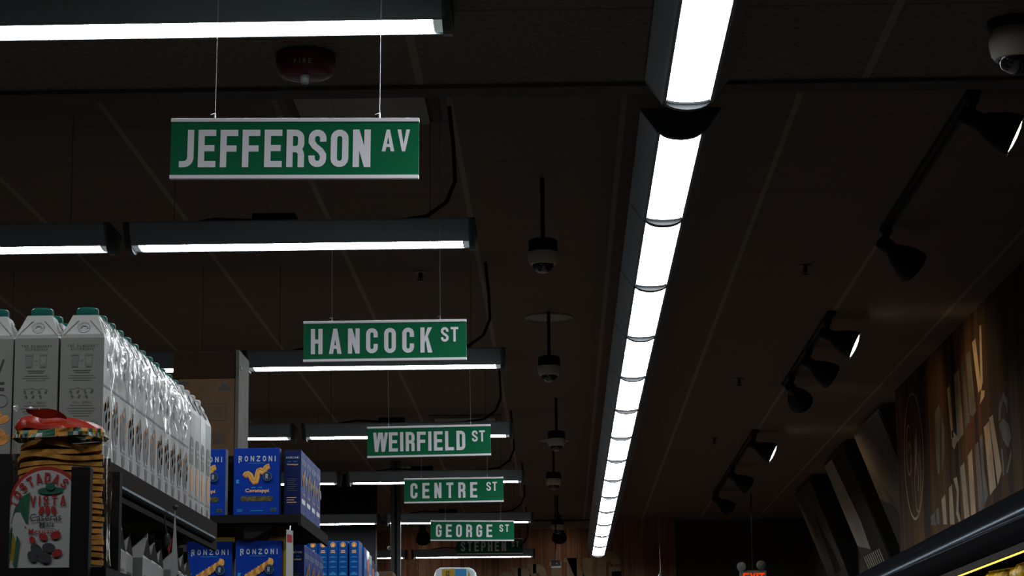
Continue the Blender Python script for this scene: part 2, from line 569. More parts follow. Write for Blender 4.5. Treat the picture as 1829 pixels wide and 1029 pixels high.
def glyph(c, w, t):
    """bold condensed capitals, one unit tall"""
    h = t / 2
    L, R, B, T = h, w - h, h, 1 - h
    r = (R - L) / 2
    cx = w / 2
    S = lambda *p: ribbon(list(p), t)
    if c == 'I' or c == '1':
        return S((h, 0), (h, 1)), t
    if c == 'E':
        return S((L, 0), (L, 1)) + S((t, T), (w, T)) + S((t, B), (w, B)) + S((t, .51), (w * .92, .51)), w
    if c == 'F':
        return S((L, 0), (L, 1)) + S((t, T), (w, T)) + S((t, .50), (w * .92, .50)), w
    if c == 'L':
        return S((L, 0), (L, 1)) + S((t, B), (w, B)), w
    if c == 'T':
        return S((0, T), (w, T)) + S((cx, 0), (cx, 1 - t)), w
    if c == 'H':
        return S((L, 0), (L, 1)) + S((R, 0), (R, 1)) + S((t, .5), (w - t, .5)), w
    if c == 'N':
        return S((L, 0), (L, 1)) + S((R, 0), (R, 1)) + [[(0, 1), (w - t, 0), (w, 0), (t, 1)]], w
    if c == 'M':
        w *= 1.3
        R = w - h
        return S((L, 0), (L, 1)) + S((R, 0), (R, 1)) + [[(0, 1), (w / 2 - h, .1), (w / 2 + h, .1), (t, 1)], [(w, 1), (w - t, 1), (w / 2 - h, .1), (w / 2 + h, .1)]], w
    if c == 'A':
        w *= 1.08
        cx = w / 2
        return [[(0, 0), (t, 0), (cx + h * .7, 1), (cx - h * .9, 1)], [(w - t, 0), (w, 0), (cx + h * .9, 1), (cx - h * .7, 1)], [(w * .25, .2), (w * .75, .2), (w * .72, .34), (w * .28, .34)]], w
    if c == 'V':
        w *= 1.08
        cx = w / 2
        return [[(0, 1), (cx - h * .9, 0), (cx + h * .7, 0), (t, 1)], [(w, 1), (w - t, 1), (cx - h * .7, 0), (cx + h * .9, 0)]], w
    if c == 'W':
        w *= 1.5
        q = w / 4
        o = []
        for x0, up in ((0, 1), (2 * q, 1)):
            o.append([(x0, 1), (x0 + q - h, 0), (x0 + q + h * .8, 0), (x0 + t, 1)])
            o.append([(x0 + q - h * .8, 0), (x0 + q + h, 0), (x0 + 2 * q + h, 1), (x0 + 2 * q - h, 1)])
        return o, w
    if c == 'K':
        return S((L, 0), (L, 1)) + [[(w - t * 1.05, 1), (w, 1), (t, .38), (t, .62 - .02)][::-1], [(t * 1.2, .58), (t * 1.75, .66), (w * 1.03, 0), (w - t * 1.05, 0)][::-1]], w
    if c == 'X':
        return [[(0, 0), (t, 0), (w, 1), (w - t, 1)], [(w - t, 0), (w, 0), (t, 1), (0, 1)]], w
    if c == 'Z':
        return S((0, T), (w, T)) + S((0, B), (w, B)) + [[(0, t), (t, t), (w, 1 - t), (w - t, 1 - t)]], w
    if c == 'J':
        w *= .82
        R = w - h
        rr = R * .62
        return S(*([(R, 1)] + arc(R - rr, B + rr, rr, 0, -90) + [(0, B)])), w
    if c in 'O0':
        return ribbon(arc(cx, T - r, r, 0, 180) + arc(cx, B + r, r, 180, 360), t, True), w
    if c == 'C':
        return S(*([(R, .63)] + arc(cx, T - r, r, 0, 180) + arc(cx, B + r, r, 180, 360) + [(R, .37)])), w
    if c == 'G':
        return S(*([(R, .66)] + arc(cx, T - r, r, 0, 180) + arc(cx, B + r, r, 180, 360) + [(R, .47)])) + S((w * .5, .47), (w, .47)), w
    if c == 'S':
        return S(*([(R, .68)] + arc(cx, T - r, r, 0, 180) + [(L, .67), (L + r * .5, .56), (R - r * .5, .44), (R, .33)] + arc(cx, B + r, r, 0, -180) + [(L, .31)])), w
    if c == 'U':
        return S(*([(L, 1)] + arc(cx, B + r, r, 180, 360) + [(R, 1)])), w
    if c == 'D':
        return S((L, 0), (L, 1)) + S(*([(L, T)] + arc(R - r, T - r, r, 90, 0) + arc(R - r, B + r, r, 0, -90) + [(L, B)])), w
    if c == 'P':
        q = min(r, .2)
        return S((L, 0), (L, 1)) + S(*([(L, T)] + arc(R - q, T - q, q, 90, 0) + arc(R - q, .44 + q, q, 0, -90) + [(L, .44)])), w
    if c == 'R':
        q = min(r, .19)
        return S((L, 0), (L, 1)) + S(*([(L, T)] + arc(R - q, T - q, q, 90, 0) + arc(R - q, .48 + q, q, 0, -90) + [(L, .48)])) + (S(*(arc(R - q, .48 - q, q, 90, 0) + [(R, 0)])) if w < .7 else [[(w * .40, .48), (w * .68, .48), (w, 0), (w - t * 1.25, 0)]]), w
    if c == '2':
        return S(*(arc(cx, T - r, r, 180, 0) + [(R, .6), (L, t)])) + S((0, B), (w, B)), w
    return [], w * .6


def caps(s, x0, x1, y0, y1, w=.46, t=.165):
    """fit a word of capitals to the rectangle"""
    H = y1 - y0
    gl = [glyph(c, w, t) for c in s]
    tot = sum(g[1] for g in gl) * H
    gap = (x1 - x0 - tot) / max(1, len(s) - 1)
    sq = 1.0
    if gap < 0.05 * H and len(s) > 1:
        gap = 0.06 * H
        sq = (x1 - x0 - gap * (len(s) - 1)) / tot
    x = x0
    out = []
    for polys, gw in gl:
        for p in polys:
            out.append([(x + a * H * sq, y0 + b * H) for a, b in p])
        x += gw * H * sq + gap
    return out


def written(s, x0, x1, y0, y1, fat=0.0, shear=0.0):
    """a printed word in the plain built-in face, fitted to the rectangle"""
    cu = bpy.data.curves.new('word', 'FONT')
    cu.body = s
    cu.offset = fat
    cu.shear = shear
    cu.resolution_u = 3
    ob = bpy.data.objects.new('word', cu)
    COL.objects.link(ob)
    dg = bpy.context.evaluated_depsgraph_get()
    me = bpy.data.meshes.new_from_object(ob.evaluated_get(dg))
    vs = [(v.co.x, v.co.y) for v in me.vertices]
    fs = [list(p.vertices) for p in me.polygons]
    bpy.data.objects.remove(ob)
    bpy.data.meshes.remove(me)
    bpy.data.curves.remove(cu)
    if not vs:
        return []
    ax, bx = min(v[0] for v in vs), max(v[0] for v in vs)
    ay, by = min(v[1] for v in vs), max(v[1] for v in vs)
    q = [(x0 + (v[0] - ax) / (bx - ax) * (x1 - x0), y0 + (v[1] - ay) / (by - ay) * (y1 - y0)) for v in vs]
    return [[q[i] for i in f] for f in fs]


def rect(x0, x1, y0, y1):
    return [[(x0, y0), (x1, y0), (x1, y1), (x0, y1)]]


def oval(cx, cy, a, b, n=20, tilt=0):
    c, s = math.cos(tilt), math.sin(tilt)
    o = []
    for k in range(n):
        x, y = a * math.cos(2 * PI * k / n), b * math.sin(2 * PI * k / n)
        o.append((cx + x * c - y * s, cy + x * s + y * c))
    return [o]


# ------------------------------------------------------------------ setting
XL, XR, XR2 = -6.2, 2.2, 2.56
YB, YF = 24.75, -2.5
YW = 15.25
ztop, znear = CZ + HC, CZ + HN
struct('floor', G().box(XL, XR2 + .3, YF, YB + .3, -.1, 0), M['floor'])
struct('ceiling', G().box(XL, XR2 + .3, YSTEP, YB + .3, ztop, ztop + .1), M['ceil'])
struct('ceiling_near', G().box(XL, XR2 + .3, YF, YBEAM, znear, znear + .1), M['ceil_near'])
struct('trim_1', G().box(XL, XR2 + .3, YBEAM, YSTEP, znear - .012, ztop + .05), M['beam'])
struct('wall_left', G().box(XL - .1, XL, YF, YB, 0, ztop), M['wall'])
struct('wall_front', G().box(XL, XR2 + .3, YF - .1, YF, 0, ztop), M['wall'])
struct('wall_right', G().box(XR, XR2 + .3, YF, YW, 0, ztop), M['wood_side'])
struct('wall_right_recess', G().box(XR2, XR2 + .3, YW, YB, 0, ztop), M['wall'])
WOOD_X1 = atY(1207, 985, YB).x
struct('wall_back', G().box(-4.2, WOOD_X1, YB, YB + .12, 0, ztop), M['wood_back'])
struct('wall_back_plain', G().box(WOOD_X1, XR2 + .3, YB + .05, YB + .2, 0, ztop), M['wall'])
zb0, zb1 = atY(1000, 943, YB - .1).z, atY(1000, 931, YB - .1).z
struct('trim_2', G().box(-4.2, atY(1060, 936, YB - .1).x, YB - .10, YB, zb0, zb1), M['beige'])
pw = atY(672, 900, 20.0)
struct('wall_partition', G().box(XL, pw.x, 19.95, 20.1, 0, ztop), M['black'])


# ------------------------------------------------------------------ linear light fixtures
LENS_Z = 1.66
FL = 1.22
LA, LB = .056, .114


def lens_profile(k=1.0, drop=0.0):
    return [(LA * k * math.cos(math.radians(180 + 180 * i / 10)), .009 + (.009 + drop) * math.sin(math.radians(180 + 180 * i / 10))) for i in range(11)]


def make_fixture(name, label, along, length=FL, group=None, cat='ceiling light'):
    t = thing(name, label, cat, group=group)
    h = length / 2
    lens = lens_profile()
    side = [(LA, .009), (LA + .003, .0035), (LA + .012, .0045), (LB - .018, .044), (LB, .070), (LB, .076)]
    hous = G()
    prof = side + [(-a, b) for a, b in reversed(side)]
    hous.sweep(prof, -h + .014, h - .014, axis=along)
    hous.build('housing', M['housing'], t)
    g = G().sweep(lens, -h + .045, h - .045, closed=False, smooth=True, axis=along)
    g.build('diffuser', M['tube'], t)
    for s in (-1, 1):
        e = G().sweep(lens, s * (h - .045), s * (h - .018), closed=False, smooth=True, axis=along)
        e.build('socket_end', M['tube_end'], t)
        cap = lens_profile(1.08, .015) + side[1:] + [(-a, b) for a, b in reversed(side[1:])]
        c = G().sweep(cap, s * (h - .022), s * h, axis=along)
        c.build('end_cap', M['cap'], t)
    return t


cross_px = [(808, 50), (850, 438.5), (903, 656), (917, 780), (937, 861.5), (953, 933.5), (956, 995)]
NROW = ['row nearest the camera', 'second row back', 'third row back', 'fourth row back', 'fifth row back', 'sixth row back', 'last row back']
proto = make_fixture('strip_light', 'white linear fixture with glowing diffuser', 'x', group='strip lights across the aisles')
RUN = [2, 2, 3, 3, 4, 3, 3]
CROSS = []
first = True
UP = ['right-hand', 'second from the right', 'third from the right', 'fourth from the right']
for i, (px, py) in enumerate(cross_px):
    p = atZ(px, py, LENS_Z)
    CROSS.append(p)
    low = HN if i == 0 else HC
    for k in range(RUN[i]):
        c = (p.x - FL / 2 - k * (FL + .045), p.y, CZ + LENS_Z)
        lab = f'strip light across the aisles, {UP[k]} unit of the {NROW[i]}'
        if first:
            f = proto
            f.location = c
            f['label'] = lab
            first = False
        else:
            f = dup(proto, c, lab)
        # hangers and the supply cable belong to the unit
        if low - LENS_Z > .2:
            for s in (-.45, .45):
                G().tube([(s, 0, .075), (s, 0, low - LENS_Z)], .001, 6).build('hanger_rod', M['cable'], f)
            if k == 0:
                xe = FL / 2 - .07
                z1 = low - LENS_Z
                pts = [(xe - .02, -.03, z1), (xe - .005, -.04, z1 * .7), (xe, -.04, z1 * .45), (xe - .03, -.04, z1 * .30), (xe - .10, -.03, .10), (xe - .22, -.02, .085), (xe - .36, 0, .082)]
                G().tube(pts, .007, 8).build('supply_cable', M['cable'], f)
                G().box(-.17, -.02, -.05, .05, .076, .115).build('junction_box', M['cable'], f)
                pts2 = [(-.17, -.02, .095), (-.3, -.03, .10), (-.42, -.02, .082)]
                G().tube(pts2, .006, 6).build('flex_conduit', M['cable'], f)
# one more row of the same kind hangs behind the frame's top edge
p0 = CROSS[0]
for k in range(2):
    dup(proto, (p0.x - FL / 2 - k * (FL + .045), p0.y - 2.6, CZ + LENS_Z), f'strip light of the row just above the camera, {UP[k]} unit')

AX0 = atZ(1230, 238, LENS_Z)                # near end of the far aisle run
AX1 = atZ(1072, 993, LENS_Z)
ASTEP = (AX1.y - AX0.y) / 14.0
AXX = atZ(1142, 618, LENS_Z).x
protoA = None
for k in range(14):
    lab = f'main aisle strip light, {ORD[k]} unit from the near end of the run beyond the beam'
    c = (AXX, AX0.y + ASTEP * (k + .5), CZ + LENS_Z)
    if protoA is None:
        protoA = make_fixture('aisle_light', lab, 'y', ASTEP, 'strip lights along the main aisle')
        protoA.location = c
    else:
        dup(protoA, c, lab)
for o in [x for x in COL.objects if x.name.startswith('aisle_light')]:
    for s in (-.45, .45):
        G().tube([(0, s, .075), (0, s, HC - LENS_Z)], .001, 6).build('hanger_rod', M['cable'], o)
AN = atZ(1235, 182, LENS_Z)
for k in range(3):
    lab = ['aisle strip light on the low near ceiling, closest to the beam', 'aisle strip light on the low ceiling, next one towards the camera', 'aisle strip light on the low ceiling straight above the camera'][k]
    dup(protoA, (AXX, AN.y - ASTEP * (k + .5), CZ + LENS_Z - .012), lab)

# ------------------------------------------------------------------ street name signs
SW, SH = .56, .1365
signs = [
    ('JEFFERSON', 'AV', (305, 748, 212, 320), -.013, 0, (.035, .806, .851, .964)),
    ('HANCOCK', 'ST', (542, 833, 572.5, 645), .002, 0, (.046, .79, .844, .951)),
    ('WEIRFIELD', 'ST', (656, 876.5, 760.5, 816), .010, 0, (.048, .794, .848, .954)),
    ('CENTRE', 'ST', (722, 899, 853.5, 898), .005, 0, (.063, .738, .829, .937)),
    ('GEORGE', 'ST', (769, 918, 930, 966.5), -.013, 0, (.064, .74, .825, .94)),
    ('STEPHEN', 'ST', (816, 934, 962, 990), .0, 22.75, (.06, .745, .827, .94)),
]
for i, (main, suf, (x0, x1, y0, y1), roll, yfix, (a, b, c, d)) in enumerate(signs):
    cx, cy = (x0 + x1) / 2, (y0 + y1) / 2
    w = SW
    if yfix:
        y = yfix
        w = (atY(x1, cy, y) - atY(x0, cy, y)).x
    else:
        k = (atY(x1, cy, 1.0) - atY(x0, cy, 1.0)).x
        y = min(SW / k, CROSS[i].y - (.42 if i == 1 else .16))
        w = y * k
    p = atY(cx, cy, y)
    hgt = (atY(cx, y0, y) - atY(cx, y1, y)).z
    t = thing('street_sign', f'green hanging street sign reading {main.lower()} {suf.lower()}', 'street sign', p, (0, -roll, 0), 'green street name signs over the aisles')
    hw, hh = w / 2, hgt / 2
    rl = hgt * .062
    G().box(-hw, hw, -.003, .003, -hh + rl * .6, hh - rl * .6).build('panel', M['green'], t)
    for nm, z0, z1 in (('top_rail', hh - rl, hh), ('bottom_rail', -hh, -hh + rl)):
        G().box(-hw - .0005, hw + .0005, -.007, .007, z0, z1).build(nm, M['rail'], t, bevel=.001)
    zt, zb, zs = hh - .19 * hgt, -hh + .19 * hgt, hh - .55 * hgt
    for nm, polys in (('name_lettering', caps(main, -hw + a * w, -hw + b * w, zb, zt)), ('suffix_lettering', caps(suf, -hw + c * w, -hw + d * w, zs, zt, .52, .165))):
        G().decal(polys, (0, -.0042, 0), (1, 0, 0), (0, 0, 1)).build(nm, M['white'], t)
    ceil_z = (HN if p.y < YSTEP - .15 else HC) + CZ - p.z
    for fx in (.175, .84):
        x = -hw + fx * w
        g = G().tube([(x, 0, hh - .002), (x + .001, 0, hh + .01), (x, 0, hh + .02), (x, 0, ceil_z)], .0007 if i == 0 else .0005, 6)
        g.tube([(x, 0, hh + .013), (x - .010, -.002, hh + .009)], .0006, 5)
        g.lathe([(.002, 0), (.002, .012)], 8, (x, 0, hh))
        g.build('hanger_wire', M['wire'] if i == 0 else M['wire_dark'], t)

# ------------------------------------------------------------------ ceiling gear
ap = atZ(546, 96, HN)
t = thing('fire_alarm', 'red round fire alarm on the low near ceiling reading fire', 'fire alarm', (ap.x, ap.y, znear))
G().lathe([(.066, 0), (.078, -.006), (.078, -.026), (.073, -.052), (.066, -.060), (.05, -.063), (0, -.064)], 40).build('body', M['red'], t)
G().lathe([(.013, -.060), (.013, -.074), (.010, -.084), (0, -.087)], 16, (.0, -.012, 0)).build('strobe_lens', M['clear'], t)
word = caps('FIRE', -.022, .022, -.046, -.035, .55, .13)
G().decal([[(a, b) for a, b in q] for q in word], (0, -.083, 0), (1, 0, 0), (0, 0, 1)).build('lettering', M['cam_white'], t)
tb = [o for o in t.children if o.name.startswith('lettering')][0]
me = tb.data
for v in me.vertices:                        # wrap the word round the body
    z = v.co.z
    r = .0782 if z > -.026 else .0782 - (-.026 - z) / .026 * .005
    v.co.y = -math.sqrt(max(0, r * r - v.co.x ** 2)) - .0008

domes = [(970, 461, 1.83), (981, 662, 1.84), (994, 790, 1.86), (989, 861, 1.86), (996, 942, 1.86)]
DL = ['nearest of the row', 'second of the row back from the camera', 'third of the row, near a round speaker', 'fourth of the row back', 'last of the row by the back wall']


def make_dome(label, up, low=False):
    t = thing('dome_camera', label, 'security camera', group='dome cameras on drop poles')
    if not low:
        G().lathe([(.018, .078), (.050, .074), (.058, .066), (.058, .026), (.052, .022)], 28).build('mount', M['black'], t)
        G().lathe([(.009, .07), (.009, up)], 12).build('pole', M['black'], t)
    else:
        G().lathe([(.070, .074), (.070, .058), (.064, .050)], 28).build('mount', M['black'], t)
    k = 1.0 if not low else 1.1
    G().lathe([(.052 * k, .05 if low else .026), (.0625 * k, .022), (.0625 * k, .010), (.058 * k, -.014), (.050 * k, -.026), (.043 * k, -.027)], 32).build('housing', M['cam_white'], t)
    G().lathe([(.043 * math.cos(math.radians(a)) * k, -.026 - .036 * math.sin(math.radians(a)) * k) for a in (0, 15, 30, 45, 60, 75, 90)], 28).build('dome', M['dome'], t)
    return t


md = None
for i, (px, py, z) in enumerate(domes):
    p = atZ(px, py, z)
    lab = f'white dome camera on a drop pole, {DL[i]}'
    if md is None:
        md = make_dome(lab, HC - z)
        md.location = p
    else:
        d = dup(md, p, lab)
        for ch in d.children:
            if ch.name.startswith('pole'):
                ch.data = ch.data.copy()
                for v in ch.data.vertices:
                    if v.co.z > .1:
                        v.co.z = HC - z
p = atZ(1815, 72, HN - .05)
t = make_dome('white dome camera mounted flat on the low near ceiling above the track', 0, True)
t.location = (p.x, p.y, znear - .074)
t['group'] = 'dome camera on the low ceiling'

for k, (px, py, r, lab) in enumerate([(980, 566, .127, 'round white ceiling speaker behind the nearest dome camera'), (990, 786, .122, 'round white ceiling speaker beside the third dome camera'), (730, 835, .122, 'round ceiling speaker above the centre street sign')]):
    p = atZ(px, py, HC)
    t = thing('ceiling_speaker', lab, 'speaker', (p.x, p.y, ztop), group='round ceiling speakers')
    G().lathe([(r, 0), (r, -.006), (r * .9, -.010), (r * .88, -.006)], 40).build('rim', M['speaker_grille'], t)
    G().lathe([(r * .89, -.002), (r * .89, -.005), (0, -.006)], 40).build('grille', M['vent'], t)

for k, (px0, px1, y0, y1, lab) in enumerate([(540, 775, 165, 215, 'square air vent panel in the ceiling just beyond the beam'), (779, 890, 741, 757, 'square air vent panel in the ceiling above the weirfield sign')]):
    a, b = atZ((px0 + px1) / 2, y1, HC), atZ((px0 + px1) / 2, y0, HC)
    w = (atZ(px1, y1, HC) - atZ(px0, y1, HC)).x
    yc = a.y - w / 2 if k == 0 else (a.y + b.y) / 2
    t = thing('air_vent', lab, 'air vent', (a.x, yc, ztop), group='square ceiling air vents')
    h = w / 2
    fr = G()
    for s in ((-h - .03, h + .03, -h - .03, -h), (-h - .03, h + .03, h, h + .03), (-h - .03, -h, -h, h), (h, h + .03, -h, h)):
        fr.box(*s, -.006, 0)
    fr.build('frame', M['beam'], t)
    G().sweep([(-h + .01, -.02), (-h + .03, -.026), (h - .03, -.026), (h - .01, -.02), (h - .01, -.001), (-h + .01, -.001)], -h + .01, h - .01).build('panel', M['vent'], t)

SPL = ['small ceiling sprinkler between the first and second strip light rows', 'small dark sprinkler head on the ceiling between two track lights', 'small dark sprinkler head on the plain ceiling right of the aisle lights', 'smallest sprinkler head on the ceiling left of the far track']
for k, (px, py) in enumerate([(751, 485), (1438, 474), (1320, 676), (1276, 782)]):
    p = atZ(px, py, HC)
    t = thing('sprinkler', SPL[k], 'sprinkler', (p.x, p.y, ztop), group='ceiling sprinklers')
    G().lathe([(.032, 0), (.032, -.004), (.012, -.008)], 20).build('escutcheon', M['copper'] if k else M['vent'], t)
    g = G().lathe([(.010, -.004), (.010, -.03), (.004, -.034), (.004, -.045), (.018, -.046), (.018, -.049)], 14)
    g.tube([(.010, 0, -.026), (.014, 0, -.036), (.004, 0, -.046)], .002, 6)
    g.tube([(-.010, 0, -.026), (-.014, 0, -.036), (-.004, 0, -.046)], .002, 6)
    g.build('head', M['copper'], t)

# ------------------------------------------------------------------ track lights
tracks = [((1752, 168), (1596, 412)), ((1491, 562), (1420, 688)), ((1346, 772), (1280, 884))]
TN = ['nearest', 'middle', 'far']
TX = 1.44
for i, (a, b) in enumerate(tracks):
    p, q = atZ(*a, HC - .02), atZ(*b, HC - .02)
    y0, y1 = max(min(p.y, q.y), YSTEP + .02), max(p.y, q.y)
    x = TX
    t = thing('light_track', f'black ceiling light track, {TN[i]} of the three beside the right wall', 'light track', (x, (y0 + y1) / 2, ztop), group='ceiling light tracks')
    h = (y1 - y0) / 2
    G().sweep([(-.021, 0), (-.021, -.022), (-.006, -.022), (-.006, -.012), (.006, -.012), (.006, -.022), (.021, -.022), (.021, 0)], -h, h, axis='y').build('rail', M['black'], t)
    for s in (-1, 1):
        G().box(-.024, .024, s * h - .012, s * h + .012, -.025, -.0005).build('end_feed', M['black'], t, bevel=.002)


def make_head(label, aim, lit, swivel=(0, 0, -.062), group='black track spotlights'):
    """aim is the beam direction; origin is where the stem meets the rail"""
    t = thing('track_spotlight', label, 'spotlight', group=group)
    a = Vector(aim).normalized()
    piv = Vector(swivel)
    G().box(-.014, .014, -.035, .035, -.022, -.0005).build('adapter', M['black'], t, bevel=.003)
    G().tube([(0, 0, -.02), piv * .6, piv], .009, 10).build('stem', M['black'], t)
    st = piv - a * .035
    neck = G().lathe([(0, -.002), (.022, 0), (.026, .006), (.026, .05), (.022, .058)], 20, st, a)
    neck.build('neck', M['black'], t)
    arm = G().tube([piv + Vector((0, .03, 0)), piv + Vector((0, .034, 0)) + a * .03, piv + a * .07 + Vector((0, .028, 0))], .005, 8)
    arm.build('yoke', M['black'], t)
    bell = [(.024, .05), (.030, .062), (.042, .085), (.054, .112), (.061, .140), (.063, .160), (.060, .160), (.057, .142), (.050, .115), (.038, .090), (.020, .075), (0, .073)]
    G().lathe(bell, 32, st, a).build('shade', M['black'], t)
    if lit:
        G().lathe([(.058, .150), (.050, .158), (.030, .163), (0, .165)], 28, st, a).build('lamp_face', M['lamp'], t)
    return t, st + a * .17, a


HEADS = [((1768, 172), (.88, -.10, -.44), True, 'black track spotlight cut by the frame edge under the near dome camera'),
         ((1601, 408), (.72, .30, -.52), False, 'black bell spotlight at the far end of the nearest track'),
         ((1488, 572), (.84, -.14, -.40), True, 'lit black spotlight on the near end of the middle track'),
         ((1457, 624), (.74, .22, -.44), False, 'black spotlight in the middle of the middle track'),
         ((1430, 672), (.40, .72, -.40), False, 'round backed spotlight at the far end of the middle track'),
         ((1345, 776), (.84, -.10, -.42), True, 'lit black spotlight on the near end of the far track'),
         ((1313, 834), (.74, .22, -.46), False, 'black spotlight in the middle of the far track'),
         ((1283, 878), (.70, .35, -.50), False, 'black spotlight at the far end of the far track')]
for k, ((px, py), aim, lit, lab) in enumerate(HEADS):
    p = atZ(px, py, HC - .02)
    t, mouth, a = make_head(lab, aim, lit)
    base = Vector((TX, max(p.y, YSTEP + .07), ztop - .0225))
    t.location = base
    t.scale = (1.25, 1.25, 1.25)
    ld = bpy.data.lights.new('spot_beam', 'SPOT')
    ld.energy = SPOT_WATTS * (9 if lit else 3)
    ld.color = (1.0, 0.66, 0.34)
    ld.spot_size = math.radians(105)
    ld.spot_blend = 0.9
    ld.shadow_soft_size = 0.04
    lo = bpy.data.objects.new('spot_beam', ld)
    COL.objects.link(lo)
    lo.parent = t
    lo.location = mouth
    lo.rotation_euler = a.to_track_quat('-Z', 'Y').to_euler()
# two more hang near the back wall, seen from behind, washing its planks
for px, py, lab in ((755, 956, 'black spotlight beside the george sign, seen from behind against the planks'), (999, 966, 'black spotlight hanging just behind the last dome camera')):
    p = atY(px, py, YB - .62)
    t, m_, a = make_head(lab, (0, .72, -.60), False, (0, -.01, -.105), 'spotlights washing the back wall')
    t.location = (p.x, YB - .62, ztop)
    t.scale = (1.25, 1.25, 1.25)
    ld = bpy.data.lights.new('wall_beam', 'SPOT')
    ld.energy = BACK_WATTS
    ld.color = (1.0, 0.82, 0.66)
    ld.spot_size = math.radians(130)
    ld.spot_blend = 1.0
    ld.shadow_soft_size = 0.05
    lo = bpy.data.objects.new('wall_beam', ld)
    COL.objects.link(lo)
    lo.parent = t
    lo.location = m_
    lo.rotation_euler = a.to_track_quat('-Z', 'Y').to_euler()

# ------------------------------------------------------------------ back of the shop
pc = atY(707, 900, 19.0)
t = thing('support_post', 'dark steel twin-channel post standing in front of the back wall', 'post', (pc.x, 19.0, 0))
for s in (-1, 1):
    G().box(s * .025 - .016, s * .025 + .016, -.02, .02, 0, ztop - .001).build('channel', M['post'], t, bevel=.004)
G().box(-.012, .012, -.008, .008, 0, ztop - .001).build('web', M['black'], t)
kz = atY(697, 979, 18.97).z
G().lathe([(0, -.01), (.016, -.006), (.018, .004), (.012, .012)], 18, (-.05, -.01, kz), (0, -1, 0)).build('round_clip', M['vent'], t)
G().box(-.05, -.02, -.012, .004, kz - .005, kz + .005).build('clip_arm', M['post'], t)

# painted word on the planks of the back wall: only the tops of its letters rise into view
LET = [('S', 822, 1045, 34), ('H', 850, 1034, 34), ('O', 886, 1022, 36), ('P', 919, 1015, 30), ('P', 946, 1008, 30), ('I', 985, 1004, 18), ('N', 1012, 997, 46), ('G', 1066, 985, 42)]
g = G()
for c, px, top, wpx in LET:
    o = atY(px, top, YB)
    s = 1 / 168.0
    hh, ww = .40, wpx * s
    tilt = .0
    polys, gw = glyph(c, .62, .24)
    for p in polys:
        g.poly([(o.x + a / gw * ww + .0, YB - .006, o.z - hh + b * hh) for a, b in p])
    if c in 'HPIN':
        g.poly([(o.x + q[0], YB - .0055, o.z + q[1]) for q in [(-.03, -.035), (.0, -.05), (.09, -.05), (.09, -.002), (-.02, .0)]])
    if c == 'N':
        g.poly([(o.x + q[0], YB - .0055, o.z + q[1]) for q in [(ww - .09, -.045), (ww + .02, -.05), (ww + .035, .0), (ww - .09, 0)]])
tag(g.build('wall_lettering', M['paint_cream']), 'large cream painted letters at the foot of the dark planked back wall', 'lettering')
g = G()
for (cx, cy, r0, a0, a1) in ((735, 1012, 10, -60, 150), (738, 1020, 16, -20, 170), (728, 1030, 22, 0, 120)):
    o = atY(cx, cy, YB)
    g.decal(ribbon(arc(0, 0, r0 / 168.0, a0, a1, 12), .006), (o.x, YB - .006, o.z), (1, 0, 0), (0, 0, 1))
tag(g.build('wall_flourish', M['paint_cream']), 'thin curled painted flourish on the back wall beside the post', 'decoration')

pa, pb = atY(993, 950, 22.0), atY(993, 1005, 22.0)
t = thing('hanging_lamp_box', 'small green-lit box hanging from a dark rod below the last dome camera', 'hanging box', pb)
G().box(-.042, .042, -.03, .03, -.035, .02).build('box', M['black'], t, bevel=.004)
G().box(-.045, .045, -.033, .033, -.052, -.035).build('base', M['carton_grey'], t)
G().lathe([(.006, .02), (.006, ztop - pb.z)], 10).build('rod', M['black'], t)
G().lathe([(.009, 0), (.007, .006), (0, .009)], 12, (.006, -.03, -.012), (0, -1, 0)).build('indicator', M['clear'], t)
pb = atY(1180, 1024, 22.0)
t = thing('hanging_pendant', 'small pendant on a thin cord in front of the dark back wall panel', 'pendant', pb)
G().tube([(0, 0, .02), (-.004, 0, .2), (0, 0, ztop - pb.z)], .003, 6).build('cord', M['beige'], t)
G().lathe([(0, .03), (.008, .028), (.010, 0), (.022, -.012), (.026, -.05), (0, -.055)], 16).build('body', M['ink'], t)

pe = atY(1345, 1026, 22.0)
t = thing('exit_sign', 'grey emergency exit sign with red letters and two lamp heads', 'exit sign', pe, (0, 0, 0))
w, h = .125, .055
G().box(-w, w, -.02, .02, -.11, h - .02).build('box', M['exit_box'], t, bevel=.004)
G().decal(caps('EXIT', -.095, .108, -.085, .012, .62, .17), (0, -.0215, 0), (1, 0, 0), (0, .0, 1)).build('lettering', M['exit_red'], t)
for (x, z, s) in ((-.10, .075, -1), (.07, .085, 1)):
    G().lathe([(0, -.03), (.028, -.026), (.042, .0), (.044, .03), (.03, .036), (0, .04)], 20, (x, -.01, z), (s * .35, -.9, -.2)).build('lamp_head', M['exit_box'], t)
    G().tube([(x, 0, z - .02), (x * .8, .005, h - .03)], .008, 8).build('lamp_neck', M['black'], t)
G().tube([(0, .0, h - .03), (0, 0, ztop - pe.z)], .006, 8).build('stem', M['black'], t)

# ------------------------------------------------------------------ right wall: painted sign, tilted photographs
def wall_poly(g, pts, mi=0, sc=2.707, ox=1590, oy=560, off=.0008):
    g.poly([atX(ox + a / sc, oy + b / sc, XR - off) for a, b in pts], mi)


